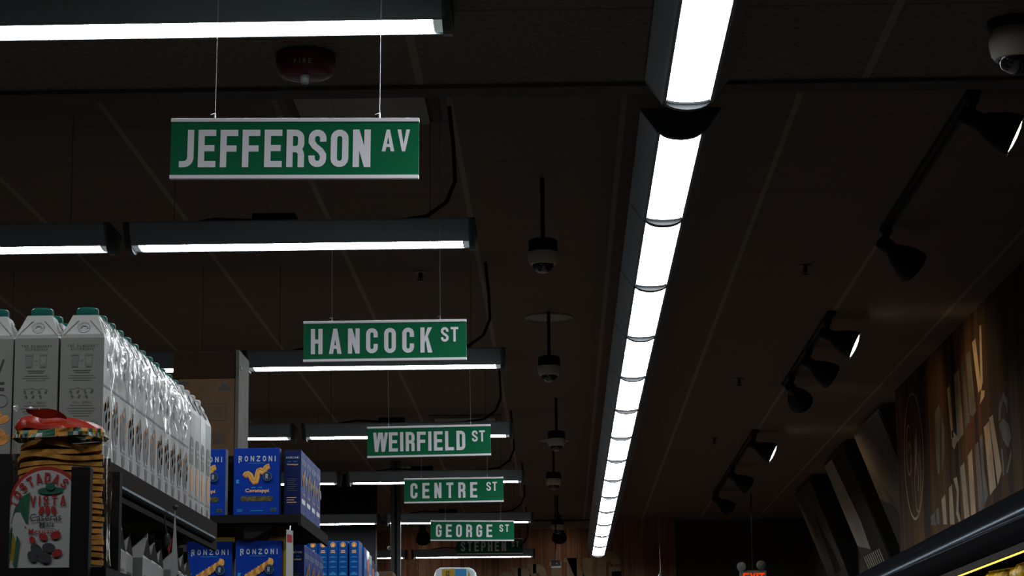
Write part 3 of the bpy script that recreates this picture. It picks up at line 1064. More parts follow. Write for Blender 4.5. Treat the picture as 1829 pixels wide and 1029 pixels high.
g = G()
cream = [
    [(275, 365), (288, 345), (306, 600), (296, 605)], [(296, 560), (330, 600), (310, 660), (300, 640)],
    [(308, 300), (332, 270), (355, 580), (325, 625)], [(395, 140), (412, 120), (440, 360), (426, 385)],
    [(430, 60), (440, 55), (448, 330), (438, 380)], [(440, 372), (457, 372), (455, 402), (434, 440)],
    [(248, 900), (265, 875), (275, 1020), (258, 1020)], [(283, 845), (298, 825), (312, 1020), (290, 1020)],
    [(305, 800), (322, 790), (333, 850), (330, 960), (320, 980), (322, 860)], [(318, 960), (330, 950), (345, 1015), (335, 1025)],
    [(338, 745), (358, 718), (385, 1000), (362, 1020)], [(375, 690), (395, 655), (415, 975), (392, 995)],
    [(453, 550), (478, 520), (512, 840), (482, 880)], [(478, 505), (495, 490), (540, 760), (520, 830)]]
grey = [
    [(215, 480), (235, 440), (244, 470), (240, 770), (230, 780), (222, 690)], [(244, 450), (262, 560), (264, 690), (248, 768), (250, 600)],
    [(340, 240), (352, 225), (385, 520), (362, 560)], [(365, 200), (385, 180), (415, 470), (402, 498), (385, 490)],
    [(408, 640), (425, 620), (455, 940), (430, 965)], [(432, 600), (445, 580), (455, 760), (475, 880), (455, 930)],
    [(523, 520), (526, 440), (548, 380), (567, 420), (568, 490), (556, 440), (545, 420), (535, 470), (532, 520)],
    [(525, 540), (545, 505), (575, 540), (585, 600), (570, 650), (545, 610)], [(535, 655), (545, 655), (553, 780), (545, 788)],
    [(560, 770), (583, 660), (586, 690), (570, 770)], [(195, 985), (215, 960), (222, 1025), (200, 1025)], [(222, 950), (235, 935), (240, 1020), (226, 1020)]]
for p in cream:
    wall_poly(g, p, 0)
for p in grey:
    wall_poly(g, p, 1)
tag(g.build('wall_sign_lettering', [M['paint_cream'], M['paint_grey']]), 'two lines of large slanted painted letters on the planked right wall', 'lettering')
oc = atX(1632, 815, XR)
R = .39
cr = []
for s in (1.0,):
    cr += ribbon(arc(0, 0, R, 0, 360, 40), .015, True)
cr += ribbon([(-.02, .38), (-.10, .15), (-.13, -.05), (-.10, -.25)], .008) + ribbon([(.0, .38), (.07, .1), (.10, -.05)], .008)
for (px, py, rr, sgn) in ((-.18, .03, .13, 1), (.10, -.17, .16, -1)):
    sp = []
    for k in range(30):
        th = k / 29 * 2.6 * PI
        q = rr * (1 - .75 * k / 29)
        sp.append((px + q * math.cos(th * sgn + .8), py + 1.5 * q * math.sin(th * sgn + .8)))
    cr += ribbon(sp, .014)
g = G().decal(cr, (XR - .0008, oc.y, oc.z), (0, -1, 0), (0, 0, 1))
g.decal([[(.06, .05), (.16, .18), (.15, .02), (.05, -.14)]], (XR - .0009, oc.y, oc.z), (0, -1, 0), (0, 0, 1))
tag(g.build('wall_emblem', M['paint_cream']), 'round cream line emblem with swirls painted on the right wall', 'emblem')

PX = [(15.97, 17.40), (18.0, 19.4), (20.5, 21.9)]
PD = ['nearest of three on the right wall', 'middle of three on the right wall, with bright sky', 'farthest of three on the right wall, with a spire']
for k, (d0, d1) in enumerate(PX):
    y0, y1 = d0 - .16, d1 - .16
    xt, zt_, zb_ = 2.165, CZ + 2.115, CZ + 1.15
    L_ = y1 - y0
    t = thing('tilted_photo_panel', f'tilted black framed photograph, {PD[k]}', 'picture', (XR2, y0, 0), group='tilted photographs on the right wall')
    dx = xt - XR2
    # wedge carcass: picture face slopes from the top edge back to the wall
    prof = [(dx, zt_), (-.002, zt_), (-.002, zb_), (-.03, zb_)]
    G().sweep(prof, 0, L_, axis='y').build('frame', M['black'], t)
    # print lies on the slope: u runs from far (left) to near (right), v up
    o = Vector((-.03, L_, zb_))
    v = Vector((dx + .03, 0, zt_ - zb_))
    u = Vector((0, -L_, 0))
    n = Vector((-(zt_ - zb_), 0, (dx + .03))).normalized()
    o = o + n * .004
    g = G()
    g.decal([[(.02, .02), (.98, .02), (.98, .98), (.02, .98)]], o, u, v, 0)
    o2, o3 = o + n * .002, o + n * .004
    if k == 0:
        g.decal([[(.5, .98), (.98, .98), (.98, .55), (.85, .45)], [(.02, .75), (.5, .35), (.4, .2), (.02, .4)]], o2, u, v, 1)
        g.decal([[(.02, .02), (.98, .02), (.98, .30), (.7, .38), (.5, .24), (.3, .42), (.02, .50)]], o3, u, v, 2)
    elif k == 1:
        g.decal([[(.40, .98), (.98, .98), (.98, .02), (.40, .02), (.52, .45)]], o2, u, v, 2)
        g.decal([[(.02, .02), (.55, .02), (.50, .22), (.02, .30)]], o3, u, v, 1)
        g.decal([[(.1 + i * .08, .06), (.14 + i * .08, .06), (.14 + i * .08, .20), (.1 + i * .08, .20)] for i in range(9)], o3 + n * .001, u, v, 0)
    else:
        g.decal([[(.02, .02), (.98, .02), (.98, .22), (.60, .30), (.3, .22), (.02, .34)]], o2, u, v, 1)
        g.decal([[(.42, .20), (.70, .20), (.66, .48), (.58, .72), (.50, .48)], [(.66, .2), (.74, .2), (.72, .46)], [(.2, .02), (.6, .02), (.5, .18), (.25, .14)]], o3, u, v, 2)
    g.build('print', [M['paper_bright' if k == 1 else 'paper'], M['photo_mid'], M['photo_dark']], t)

# ------------------------------------------------------------------ refrigerated case along the right wall
t = thing('display_case', 'long black display case with rounded canopy along the right wall', 'display case', (0, 0, 0))
prof = [(1.54, CZ + .565), (1.50, CZ + .583), (1.478, CZ + .62), (1.472, CZ + .665), (1.485, CZ + .71), (1.515, CZ + .75), (1.56, CZ + .78), (1.62, CZ + .795), (2.199, CZ + .80), (2.199, CZ + .565)]
y0, y1 = 4.0, 13.6
g = G().sweep(prof, y0, y1, axis='y', smooth=True)
g.build('canopy', M['case'], t)
G().box(1.500, 1.508, y0, y1, CZ + .556, CZ + .580).build('lip', M['case_lip'], t)
G().box(1.5085, 1.526, y0 + .05, y1 - .05, CZ + .556, CZ + .5645).build('light_strip', M['led'], t)
G().box(2.05, 2.199, y0, y1, .1, CZ + .565).build('back', M['black'], t)
for s in (y0, y1 - .04):
    G().box(1.50, 2.199, s, s + .04, .0, CZ + .565).build('end_panel', M['black'], t)
G().box(1.45, 2.199, y0, y1, 0, .55).build('base', M['black'], t)
G().box(1.535, 2.05, y0 + .05, y1 - .05, CZ + .41, CZ + .425).build('shelf', M['black'], t)


def foil_bag(w, h, d, seed):
    rnd = random.Random(seed)
    g = G()
    n, m = 9, 10
    for s in (-1, 1):
        vs = []
        for j in range(m + 1):
            for i in range(n + 1):
                a, b = i / n * 2 - 1, j / m * 2 - 1
                puff = max(0, (1 - a ** 4) * (1 - b ** 6)) ** .5
                jag = (.06 * w * (1 if i % 2 else -1)) if j in (0, m) else 0
                vs.append((s * d / 2 * puff + rnd.uniform(-.003, .003), a * w / 2, h / 2 + b * h / 2 + jag * .4))
        fs = [(j * (n + 1) + i, j * (n + 1) + i + 1, (j + 1) * (n + 1) + i + 1, (j + 1) * (n + 1) + i) for j in range(m) for i in range(n)]
        g.add(vs, fs, 0, True)
    return g


bag0 = None
for k in range(9):
    y = 7.2 + k * .34
    lab = f'yellow foil bag under the case canopy, {ORD[k]} from the near end'
    if bag0 is None:
        bag0 = thing('snack_bag', lab, 'snack bag', group='yellow bags in the display case')
        foil_bag(.25, .115, .09, 3).build('pouch', M['foil'], bag0)
        G().box(-.012, .012, -.12, .12, .112, .118).build('seal', M['yellow'], bag0)
        b = bag0
    else:
        b = dup(bag0, (0, 0, 0), lab)
    b.location = (1.605 + .012 * (k % 2), y, CZ + .4335)
    b.rotation_euler = (0, 0, .25 * math.sin(k * 2.1))

# ------------------------------------------------------------------ shelving on the left
def gondola(name, label, y0, y1, xf, depth, tops, rail=False, height=None, lip=.055):
    """tops: heights of the shelf surfaces; the shelf fronts face +x"""
    t = thing(name, label, 'shelf unit', (xf, y0, 0), group='black shelf units on the left')
    L_ = y1 - y0
    hz = height or max(tops)
    G().box(-depth - .02, -depth, 0, L_, 0, hz).build('back_panel', M['shelf'], t)
    for yy in (0.0, L_ - .03):
        G().box(-depth - .05, -depth - .021, yy, yy + .03, 0, hz).build('upright', M['shelf'], t)
    G().box(-depth, 0, 0, L_, 0, .14).build('base', M['shelf'], t)
    for z in tops:
        s = G().box(-depth, -.004, 0, L_, z - .022, z - .001).build('shelf_board', M['shelf'], t)
        G().box(-.004, .004, -.001, L_ + .001, z - lip, z + .0005).build('shelf_lip', M['shelf_brown'], s)
        if rail:
            G().sweep([(.004, z - .042), (.009, z - .040), (.011, z - .036), (.009, z - .031), (.004, z - .029)], .02, L_ - .06, axis='y', smooth=True).build('price_rail', M['chrome'], s)
        for yy in (.012, L_ - .018):
            g = G()
            g.sweep([(-.05, z - .0225), (-.145, z - .0225), (-.145, z - .062), (-.122, z - .062)], yy, yy + .006, axis='y')
            g.build('bracket', M['shelf'], s)
    return t


CW = .070
YC0 = 3.62
corner = atY(182, 822, YC0)
CXR, CZB = corner.x, corner.z
capz = atY(146, 545, YC0).z
CHT = capz - CZB
A_Y1 = YC0 + 16 * .0708 + .03
gondola('shelf_unit', 'black shelf unit with clear price rail holding the white drink cartons', YC0 - .02, A_Y1 + .0, CXR + .006, .46, [CZB, CZB - .305], True, CZB - .01)


def make_carton(variant, label):
    t = thing('drink_carton', label, 'carton', group='white drink cartons on the top shelf')
    w = CW / 2 - .0006
    k = CHT / .24
    zb, zf, zc = .195 * k, .227 * k, CHT
    q = .0195
    b = G()
    ring = lambda s, z: [(-s, -s, z), (s, -s, z), (s, s, z), (-s, s, z)]
    vs = ring(w - .001, 0) + ring(w, .002) + ring(w, zb - .006) + ring(w - .0015, zb) + ring(q, zf)
    fs = []
    for r in range(4):
        for i in range(4):
            j = (i + 1) % 4
            fs.append((r * 4 + i, r * 4 + j, r * 4 + 4 + j, r * 4 + 4 + i))
    fs += [(3, 2, 1, 0), (16, 17, 18, 19)]
    b.add(vs, fs)
    for ax in range(4):                       # folded corner flaps pressed onto the sloping shoulders
        rot = Matrix.Rotation(ax * PI / 2, 4, 'Z')
        for s in (-1, 1):
            P = [Vector((s * w * .93, -w - .0006, zb)), Vector((s * q * .55, -q - .0045, zf - .010)), Vector((s * q * .40, -q - .0050, zf - .008)), Vector((s * w * .86, -w - .0012, zb + .002))]
            b.add([rot @ p for p in P], [(0, 1, 2, 3)])
    b.build('body', M['carton'], t)
    c = G().lathe([(.0165, 0), (.0172, .002), (.0172, zc - zf - .002), (.0155, zc - zf), (0, zc - zf)], 28, (0, 0, zf))
    for i in range(28):
        a = 2 * PI * i / 28
        c.box(.0172 * math.cos(a) - .0004, .0172 * math.cos(a) + .0004, .0172 * math.sin(a) - .0004, .0172 * math.sin(a) + .0004, zf + .003, zc - .003)
    c.build('cap', M['teal'] if variant != 'white' else M['cap_white'], t)
    # printing: front faces -y, aisle side faces +x
    g, gs = G(), G()
    F = dict(o=(0, -w - .0004, 0), u=(1, 0, 0), v=(0, 0, 1))
    S = dict(o=(w + .0004, 0, 0), u=(0, 1, 0), v=(0, 0, 1))
    D = lambda polys, mi, f: (gs if f['o'][0] else g).decal(polys, f['o'], f['u'], f['v'], mi)
    if variant == 'front':
        z = lambda y: (822 - y) / 277.0 * CHT
        D(caps('THE ELMHURST', -.024, .024, z(620), z(615.5), .6, .16), 0, F)
        D(caps('DIFFERENCE', -.018, .018, z(625.5), z(621.5), .6, .16), 0, F)
        for cx, fill in ((-.0115, True), (.0105, False)):
            D(ribbon([(cx - .006, z(632)), (cx - .0045, z(656)), (cx + .0045, z(656)), (cx + .006, z(632))], .0008), 1, F)
            D(rect(cx - .0062, cx + .0062, z(635.5), z(632)), 1, F)
            if fill:
                D([[(cx - .0045, z(655)), (cx + .0045, z(655)), (cx + .0057, z(637)), (cx - .0057, z(637))]], 1, F)
            else:
                D([[(cx - .0045, z(655)), (cx + .0045, z(655)), (cx + .0051, z(650)), (cx - .0051, z(650))]], 1, F)
        D(rect(-.003, .002, z(644.5), z(643.8)), 1, F)
        for y, hw, mi in ((662, .014, 0), (665.5, .012, 0), (671, .019, 1), (675, .022, 1), (679, .015, 1), (724, .018, 1), (729, .022, 1), (734, .02, 1), (738, .017, 1), (743, .012, 1)):
            D(rect(-hw, hw, z(y + .7), z(y - .7)), mi, F)
        D(ribbon([(-.019 + .0038 * i, z(694 + 1.2 * math.sin(i * 1.4))) for i in range(11)], .0006), 1, F)
        for i in range(8):
            cx = (-.0165, -.0055, .006, .0165)[i % 4] + (.002 if i > 3 else 0)
            if i == 7:
                continue
            D(oval(cx, z(700 if i < 4 else 708.5), .0018, .0032, 12, .5 * (-1) ** i), 0, F)
        D(caps('ONLY', -.013, .0, z(720), z(717), .6, .16), 0, F)
        D(caps('SIMPLE', .002, .016, z(720), z(717), .6, .16), 0, F)
        D(oval(.021, z(757), .0052, .0052, 18), 2, F)
        D(oval(.021, z(757), .0036, .0036, 18), 5, dict(o=(0, -w - .0006, 0), u=(1, 0, 0), v=(0, 0, 1)))
        D(rect(.004, .013, z(760), z(754)), 2, F)
        # shoulder medallion
        t0 = Vector((0, -w - .001, zb + .002))
        t1 = Vector((0, -(q) - .0012, zf))
        vv = (t1 - t0)
        g.decal(ribbon(arc(0, .36, .26, 0, 360, 20), .03, True), t0, (.036, 0, 0), vv, 1)
        g.decal(ribbon([(-.14, .3), (-.05, .45), (.12, .42), (.16, .3)], .05), t0, (.036, 0, 0), vv, 1)
    if variant == 'nut':
        D(ribbon([(-.02, .150), (.0, .158), (.012, .138), (.02, .162)], .003), 3, F)
        D(rect(.004, .022, .122, .126) + rect(.008, .022, .112, .117), 3, F)
        D(ribbon(arc(.018, .096, .010, 0, 360, 18), .0012, True), 4, F)
        for cx, cz, a in ((.010, .078, -.6), (.022, .066, .4), (.004, .060, .9), (.016, .046, -.3), (.024, .034, .7), (.004, .036, -.8)):
            D(oval(cx, cz, .0105, .0062, 16, a), 6, F)
    # aisle side
    if variant != 'white':
        D(rect(-.006, .006, .170, .178), 1, S)
        D([[(-.006, .150), (.006, .150), (.009, .164), (-.009, .164)]], 0, S)
        D(rect(-.030, .030, .1175, .121), 4, S)
        for cx, cz, a in ((-.018, .086, .5), (.002, .094, -.4), (.02, .078, .2), (-.008, .070, 1.1), (.016, .060, .8)):
            D(oval(cx, cz, .010, .0065, 14, a), 6, S)
        D(oval(.010, .072, .012, .036, 18), 3, S)
        D(oval(-.014, .064, .013, .030, 18), 3, S)
        D(rect(-.02, .018, .031, .034) + rect(-.016, .02, .025, .027), 1, S)
        D(oval(.002, .018, .012, .011, 16), 3, S)
    else:
        D([[(-.02, .092), (.02, .092), (.02, .135), (.012, .145), (-.012, .145), (-.02, .135)]], 8, S)
        D(rect(-.014, .014, .122, .126) + rect(-.014, .012, .112, .115), 5, dict(o=(w + .0007, 0, 0), u=(0, 1, 0), v=(0, 0, 1)))
        D(oval(0, .062, .014, .028, 18), 6, S)
        D(rect(-.022, .022, .028, .032), 1, S)
        D(oval(.0, .014, .010, .009, 16), 3, S)
    inks = [M['ink'], M['ink_light'], M['ink_teal'], M['ink_dark'], M['ink_blue'], M['carton'], M['almond'], M['orange'], M['olive']]
    if g.v:
        g.build('front_print', inks, t)
    gs.build('side_print', inks, t)
    return t


P_ = .0708
c0 = make_carton('front', 'white drink carton with teal cap, front corner carton of the aisle-side column')
c0.location = (CXR - CW / 2, YC0 + CW / 2, CZB)
c1 = dup(c0, (CXR - CW * 1.5 - .0025, YC0 + CW / 2, CZB), 'white drink carton with teal cap, front row, directly behind the tostada bag')
cn = make_carton('nut', 'white drink carton with almond picture cut by the left frame edge')
cn.location = (CXR - CW * 2.5 - .005, YC0 + CW / 2 + .004, CZB)
cw = None
for k in range(1, 16):
    y = YC0 + CW / 2 + k * P_
    if k < 12:
        o = dup(c0, (CXR - CW / 2, y, CZB), f'teal-capped white carton, {ORD[k]} back in the column along the shelf edge')
        for ch in o.children:
            pass
    else:
        lab = f'white-capped carton, {ORD[k]} back in the column along the shelf edge'
        if cw is None:
            cw = make_carton('white', lab)
            o = cw
        else:
            o = dup(cw, (0, 0, 0), lab)
        o.location = (CXR - CW / 2, y, CZB)
    o.rotation_euler = (0, 0, random.uniform(-.012, .012))
for k in range(1, 3):
    dup(c0, (CXR - CW * 1.5 - .0025, YC0 + CW / 2 + k * P_, CZB), f'teal-capped white carton, {ORD[k]} back in the inner column beside the edge column')

# clear shrink film hanging over the shoulders of the column
g = G()
nx, nz = 150, 12
vs = []
rnd = random.Random(11)
ph = [rnd.uniform(0, 6.28) for _ in range(8)]
for i in range(nx + 1):
    y = YC0 + .002 + i / nx * 11.8 * P_
    cell = ((y - YC0) / P_) % 1.0
    bulge = .0016 * math.sin(cell * PI) + .0014 * math.sin(i * .9 + ph[0]) + .001 * math.sin(i * 2.3 + ph[1])
    hang = .075 + .03 * math.sin(i * .21 + ph[2]) + .02 * math.sin(i * .57 + ph[3])
    k = CHT / .24
    for j in range(nz + 1):
        s = j / nz
        if s < .3:
            z = .225 * k - s / .3 * .029 * k
            x = -CW / 2 + .0205 + s / .3 * (CW / 2 - .0195)
        else:
            z = .196 * k - (s - .3) / .7 * hang
            x = .0012
        x += .0025 + abs(bulge) + .0018 * math.sin(j * 1.7 + i * .45 + ph[4]) * (s > .2)
        vs.append((CXR + x, y, CZB + z))
fs = [(i * (nz + 1) + j, (i + 1) * (nz + 1) + j, (i + 1) * (nz + 1) + j + 1, i * (nz + 1) + j + 1) for i in range(nx) for j in range(nz)]
g.add(vs, fs, 0, True)
tag(g.build('shrink_wrap', M['wrap']), 'clear crinkled shrink wrap over the shoulders of the white carton column', 'plastic film')

# lower shelf: pale gable-top cartons
jw, jh = .092, .235
gc = None
for k in range(9):
    y = YC0 + .10 + k * .105 + jw / 2
    lab = f'pale grey gable-top carton on the lower shelf, {ORD[k]} from the front'
    if gc is None:
        gc = thing('gable_carton', lab, 'carton', group='gable-top cartons on the lower shelf')
        s = jw / 2
        b = G()
        zb, zr = jh * .78, jh * .95
        vs = [(-s, -s, 0), (s, -s, 0), (s, s, 0), (-s, s, 0), (-s, -s, zb), (s, -s, zb), (s, s, zb), (-s, s, zb), (-s, 0, zr), (s, 0, zr), (-s * .55, 0, zb + .5 * (zr - zb)), (s * .55, 0, zb + .5 * (zr - zb))]
        b.add(vs, [(3, 2, 1, 0), (0, 1, 5, 4), (1, 2, 6, 5), (2, 3, 7, 6), (3, 0, 4, 7), (4, 5, 9, 8), (6, 7, 8, 9), (5, 11, 9), (6, 9, 11), (5, 6, 11), (4, 8, 10), (7, 10, 8), (4, 10, 7)])
        b.build('body', M['carton_grey'], gc)
        G().box(-s, s, -.003, .003, zr - .006, jh).build('top_fin', M['carton_grey'], gc)
        pr = G()
        pr.decal(rect(-.026, .026, .085, .118) + rect(-.03, .03, .150, .154), (s + .0005, 0, 0), (0, 1, 0), (0, 0, 1), 0)
        pr.decal(rect(-.022, .018, .06, .066) + rect(-.022, .02, .045, .05), (s + .0005, 0, 0), (0, 1, 0), (0, 0, 1), 1)
        pr.decal(rect(-.03, .03, .09, .13), (0, -s - .0005, 0), (1, 0, 0), (0, 0, 1), 1)
        pr.build('printing', [M['ink'], M['ink_light']], gc)
        o = gc
    else:
        o = dup(gc, (0, 0, 0), lab)
    o.location = (CXR - jw / 2 - .008 - (k % 3) * .006, y, CZB - .305)
    o.rotation_euler = (0, 0, random.uniform(-.06, .06))

# hanging shelf talker and its clip
p = atY(297, 906, 4.18)
t = thing('shelf_tag', 'white pointed shelf tag with red edge hanging from the carton shelf rail', 'shelf tag', (CXR + .024, 4.18, p.z), (0, 0, .25))
G().sweep([(-.001, 0), (.016, -.26), (-.014, -.26)], -.0008, .0008, axis='y').build('card', M['tag_white'], t)
G().decal([[(-.0015, -.005), (-.0045, -.06), (-.010, -.055), (-.013, -.075), (-.010, -.085), (-.003, -.05)]], (0, -.0012, 0), (1, 0, 0), (0, 0, 1), 0).decal([[(.004, -.12), (.008, -.12), (.007, -.15), (.003, -.15)], [(-.008, -.17), (-.004, -.165), (-.004, -.19), (-.008, -.19)]], (0, -.0012, 0), (1, 0, 0), (0, 0, 1), 1).build('printing', [M['tag_red'], M['ink']], t)
G().lathe([(0, -.004), (.004, -.003), (.005, .002), (0, .005)], 12, (0, 0, 0), (0, 1, 0)).build('clip', M['chrome'], t)
p = atY(281, 947, 4.12)
t = thing('rail_clip', 'small shiny metal clip on the shelf rail beside the hanging tag', 'clip', (CXR + .020, 4.12, CZB - .085))
G().lathe([(0, -.012), (.005, -.010), (.007, 0), (.004, .010), (0, .012)], 14).build('ball', M['chrome'], t)
G().tube([(0, 0, .010), (-.004, 0, .025), (-.006, 0, .050)], .0015, 6).build('hook', M['chrome'], t)

# end rack in front of the cartons with the tostada bag
YBG = 3.44
bl, br = atY(18, 1015, YBG), atY(198, 1015, YBG)
bt = atY(105, 752, YBG)
bot = atY(105, 1024, YBG).z
BW, BH = (br - bl).x * .95, bt.z - bot
bcx = (bl.x + br.x) / 2
t = thing('end_rack', 'black end rack with two posts in front of the carton shelf', 'rack', (bcx, YBG, 0))
G().box(-.32, BW / 2 + .02, -.12, .10, bot - .02, bot).build('shelf_board', M['shelf'], t)
pp = atY(148, 835, YBG - .13)
G().box(pp.x - bcx - .0135, pp.x - bcx + .0135, -.145, -.121, 0, pp.z).build('post', M['shelf'], t, bevel=.002)
pp = atY(204, 845, YBG + .13)
g = G().box(pp.x - bcx - .012, pp.x - bcx + .012, .115, .135, 0, pp.z)
for k in range(9):
    z = bot + .01 + k * .02
    g.box(pp.x - bcx - .009, pp.x - bcx - .003, .1135, .115, z, z + .012, 1)
g.build('post', [M['shelf'], M['black']], t)
G().box(-.32, -.30, -.12, .10, 0, bot - .02).build('side_panel', M['shelf'], t)
pz = atY(8, 815, YBG + .15)
G().box(-.34, -.072, .120, .140, 0, pz.z).build('back_panel', M['shelf'], t)
G().box(-.32, BW / 2 + .02, -.12, .10, 0, .12).build('base', M['shelf'], t)

t = thing('tostada_bag', 'clear bag of corn tostadas with red crinkled top on the end rack', 'food bag', (bcx, YBG, bot), (0, -.02, 0))
R0 = BW / 2 * .93


def superell(th, a, b, e=.55):
    c, s = math.cos(th), math.sin(th)
    return (a * math.copysign(abs(c) ** e, c), b * math.copysign(abs(s) ** e, s))


st = G()
rnd = random.Random(5)
nd = 20
stack_h = BH * .84
for k in range(nd):
    z = .011 + (stack_h - .008) * k / nd
    a1, a2, p1, p2 = rnd.uniform(.0008, .002), rnd.uniform(.0006, .0016), rnd.uniform(0, 6.28), rnd.uniform(0, 6.28)
    rr = R0 * rnd.uniform(.92, .98)
    n = 36
    vs = [(0, 0, z)]
    for ring_r, ring_k in ((.55, .4), (.85, .75), (1.0, 1.0)):
        for i in range(n):
            th = 2 * PI * i / n
            wz = (a1 * math.sin(2 * th + p1) + a2 * math.sin(3 * th + p2)) * ring_k * (2.2 if k > nd * .8 else .7)
            vs.append((rr * ring_r * math.cos(th), rr * ring_r * .62 * math.sin(th), z + wz))
    m = len(vs)
    vs += [(x, y, zz + .0066) for x, y, zz in vs]
    fs = []
    for off, flip in ((0, True), (m, False)):
        for i in range(n):
            j = (i + 1) % n
            f = (off, off + 1 + i, off + 1 + j)
            fs.append(f[::-1] if flip else f)
            for r in range(2):
                f = (off + 1 + r * n + i, off + 1 + (r + 1) * n + i, off + 1 + (r + 1) * n + j, off + 1 + r * n + j)
                fs.append(f[::-1] if flip else f)
    for i in range(n):
        j = (i + 1) % n
        fs.append((1 + 2 * n + i, 1 + 2 * n + j, m + 1 + 2 * n + j, m + 1 + 2 * n + i))
    st.add(vs, fs, 0, True)
st.build('tostada_stack', M['tostada'], t)
# film wrapper, its patterned band and the gathered red top
A_, B_ = BW / 2, BW / 2 * .66


def shell(z0, z1, fa, fb, nz, n=64, inset=0.0, crinkle=.0025):
    vs = []
    for j in range(nz + 1):
        s = j / nz
        for i in range(n):
            th = 2 * PI * i / n
            x, y = superell(th, A_ * (fa + (fb - fa) * s) - inset, B_ * (fa + (fb - fa) * s) - inset)
            wob = crinkle * math.sin(7 * th + 3 * s + 9 * z0 * 40) + crinkle * .6 * math.sin(13 * th - 5 * s)
            vs.append((x * (1 + wob / A_), y * (1 + wob / B_), z0 + (z1 - z0) * s + crinkle * .8 * math.sin(5 * th + 2)))
    fs = [(j * n + i, j * n + (i + 1) % n, (j + 1) * n + (i + 1) % n, (j + 1) * n + i) for j in range(nz) for i in range(n)]
    return vs, fs


g = G()
vs, fs = shell(.007, BH * .885, 1.0, .99, 14)
g.add(vs, fs, 0, True)
g.build('wrapper', M['film'], t)
n = 64
g = G()
z0, z1 = BH * .875, BH * .925
vs, _ = shell(z0, z1, .96, .93, 2, crinkle=.0012)
for i in range(n):
    j = (i + 1) % n
    for r in range(2):
        tri = (i // 2) % 4
        mi = [0, 1, 2, 1][(i + r) % 4] if r == 0 else [0, 1, 0, 1][(i // 2) % 4]
        g.add([vs[r * n + i], vs[r * n + j], vs[(r + 1) * n + j], vs[(r + 1) * n + i]], [(0, 1, 2, 3)], mi)
g.build('pattern_band', [M['tostada'], M['label_green'], M['label_white']], t)
g = G()
vs = []
rings = [(.93, .925), (.90, .95), (.80, .972), (.62, .985), (.40, .995), (.22, 1.01), (.14, 1.03)]
for r, (k, zz) in enumerate(rings):
    for i in range(n):
        th = 2 * PI * i / n
        x, y = superell(th, A_ * k, B_ * k, .7)
        cr_ = (.0035 + .003 * r / 3) * math.sin(3 * th + r * .7 + 1) * (.1 if r == 0 else 1) + .0014 * math.sin(8 * th + r * .5)
        vs.append((x - .012 * r / 3, y, BH * zz + cr_ + (.012 * math.cos(th) * -.3)))
fs = [(j * n + i, j * n + (i + 1) % n, (j + 1) * n + (i + 1) % n, (j + 1) * n + i) for j in range(len(rings) - 1) for i in range(n)]
fs.append(range((len(rings) - 1) * n, len(rings) * n))
g.add(vs, fs, 0, True)
g.build('red_top', M['bag_red'], t)
g = G()
vs = []
for i in range(13):
    s = i / 12
    for j in range(2):
        vs.append((-.048 + .062 * s, -.018 - .010 * s - .004 * j, BH * 1.055 - .018 * s - .004 * math.sin(s * 5) + j * (.004 + .010 * math.sin(s * PI))))
fs = [(2 * i, 2 * i + 2, 2 * i + 3, 2 * i + 1) for i in range(12)]
g.add(vs, fs, 0, True)
g.build('twisted_flap', M['bag_red'], t)
g = G()
vs = []
for i in range(9):
    for j in range(7):
        vs.append((-A_ * .98 + i * .0062, -.01 + .004 * math.sin(i * 1.7 + j), BH * .93 + j * .0068 - i * .0012 + .003 * math.sin(i * 2 + j * 3)))
fs = [(i * 7 + j, (i + 1) * 7 + j, (i + 1) * 7 + j + 1, i * 7 + j + 1) for i in range(8) for j in range(6)]
g.add(vs, fs, 0, True)
g.build('loose_film', M['film'], t)

# printed label wrapped on the front of the bag
LW, LH = BW * .47, BH * .70
LZ = BH * .335


def on_bag(x, z, off):
    x = max(-A_ * .985, min(A_ * .985, x))
    e = .55
    c = (abs(x) / A_) ** (1 / e)
    s = math.sqrt(max(0, 1 - c * c))
    return (x, -B_ * s ** e - off, z)


g = G()


BX = 0.0


def print_on(polys, mi, off, cut=8):
    for k, p in enumerate(polys):
        g.poly([on_bag(a + BX, b + LZ, off + .00008 * (k % 10)) for a, b in p], mi)


def strip_fill(a, b, z0, mi, off):
    """arched label: straight sides with a round head"""
    N = 28
    for i in range(N):
        x0, x1 = -a + 2 * a * i / N, -a + 2 * a * (i + 1) / N
        h = lambda x: b * math.sqrt(max(0, 1 - (x / a) ** 2))
        print_on([[(x0, z0), (x1, z0), (x1, h(x1)), (x0, h(x0))]], mi, off)


za = -LZ + .004
TOPB = .152 / .225 * BH - LZ
LW = .0635
BX = -.012
strip_fill(LW, TOPB, za, 1, .0035)
strip_fill(LW - .0055, TOPB - .0055, za, 0, .0045)
BX = 0.0
RX, RZ = .0535, TOPB - .0165
txt = 'TOSTADAS'
for i, c in enumerate(txt):
    th = math.radians(156 - i * (156 - 58) / (len(txt) - 1))
    polys, gw = glyph(c, .62, .2)
    sz = .0145
    tx, tz = -.012 + RX * math.cos(th), RZ * math.sin(th)
    rot = math.atan2(math.cos(th) / RX, math.sin(th) / RZ)
    cr_, sr_ = math.cos(-rot), math.sin(-rot)
    out = []
    for p in polys:
        out.append([(tx + ((a - gw / 2) * sz) * cr_ - ((b - .5) * sz) * sr_, tz + ((a - gw / 2) * sz) * sr_ + ((b - .5) * sz) * cr_) for a, b in p])
    print_on(out, 1, .0056)
print_on(caps('VISTA', -.034, .019, .019, .034, .55, .18), 1, .0056)
print_on(oval(-.004, .041, .019, .0055, 20), 2, .0056)
print_on(oval(-.004, .047, .007, .0055, 14), 2, .0066)
for dx in (-.009, .0, .009):
    print_on(oval(-.008 + dx, .0125, .0038, .0065, 14, dx * 40), 1, .0056)
print_on(written('Caseras', -.034, .012, -.003, .008, .01), 3, .0056)
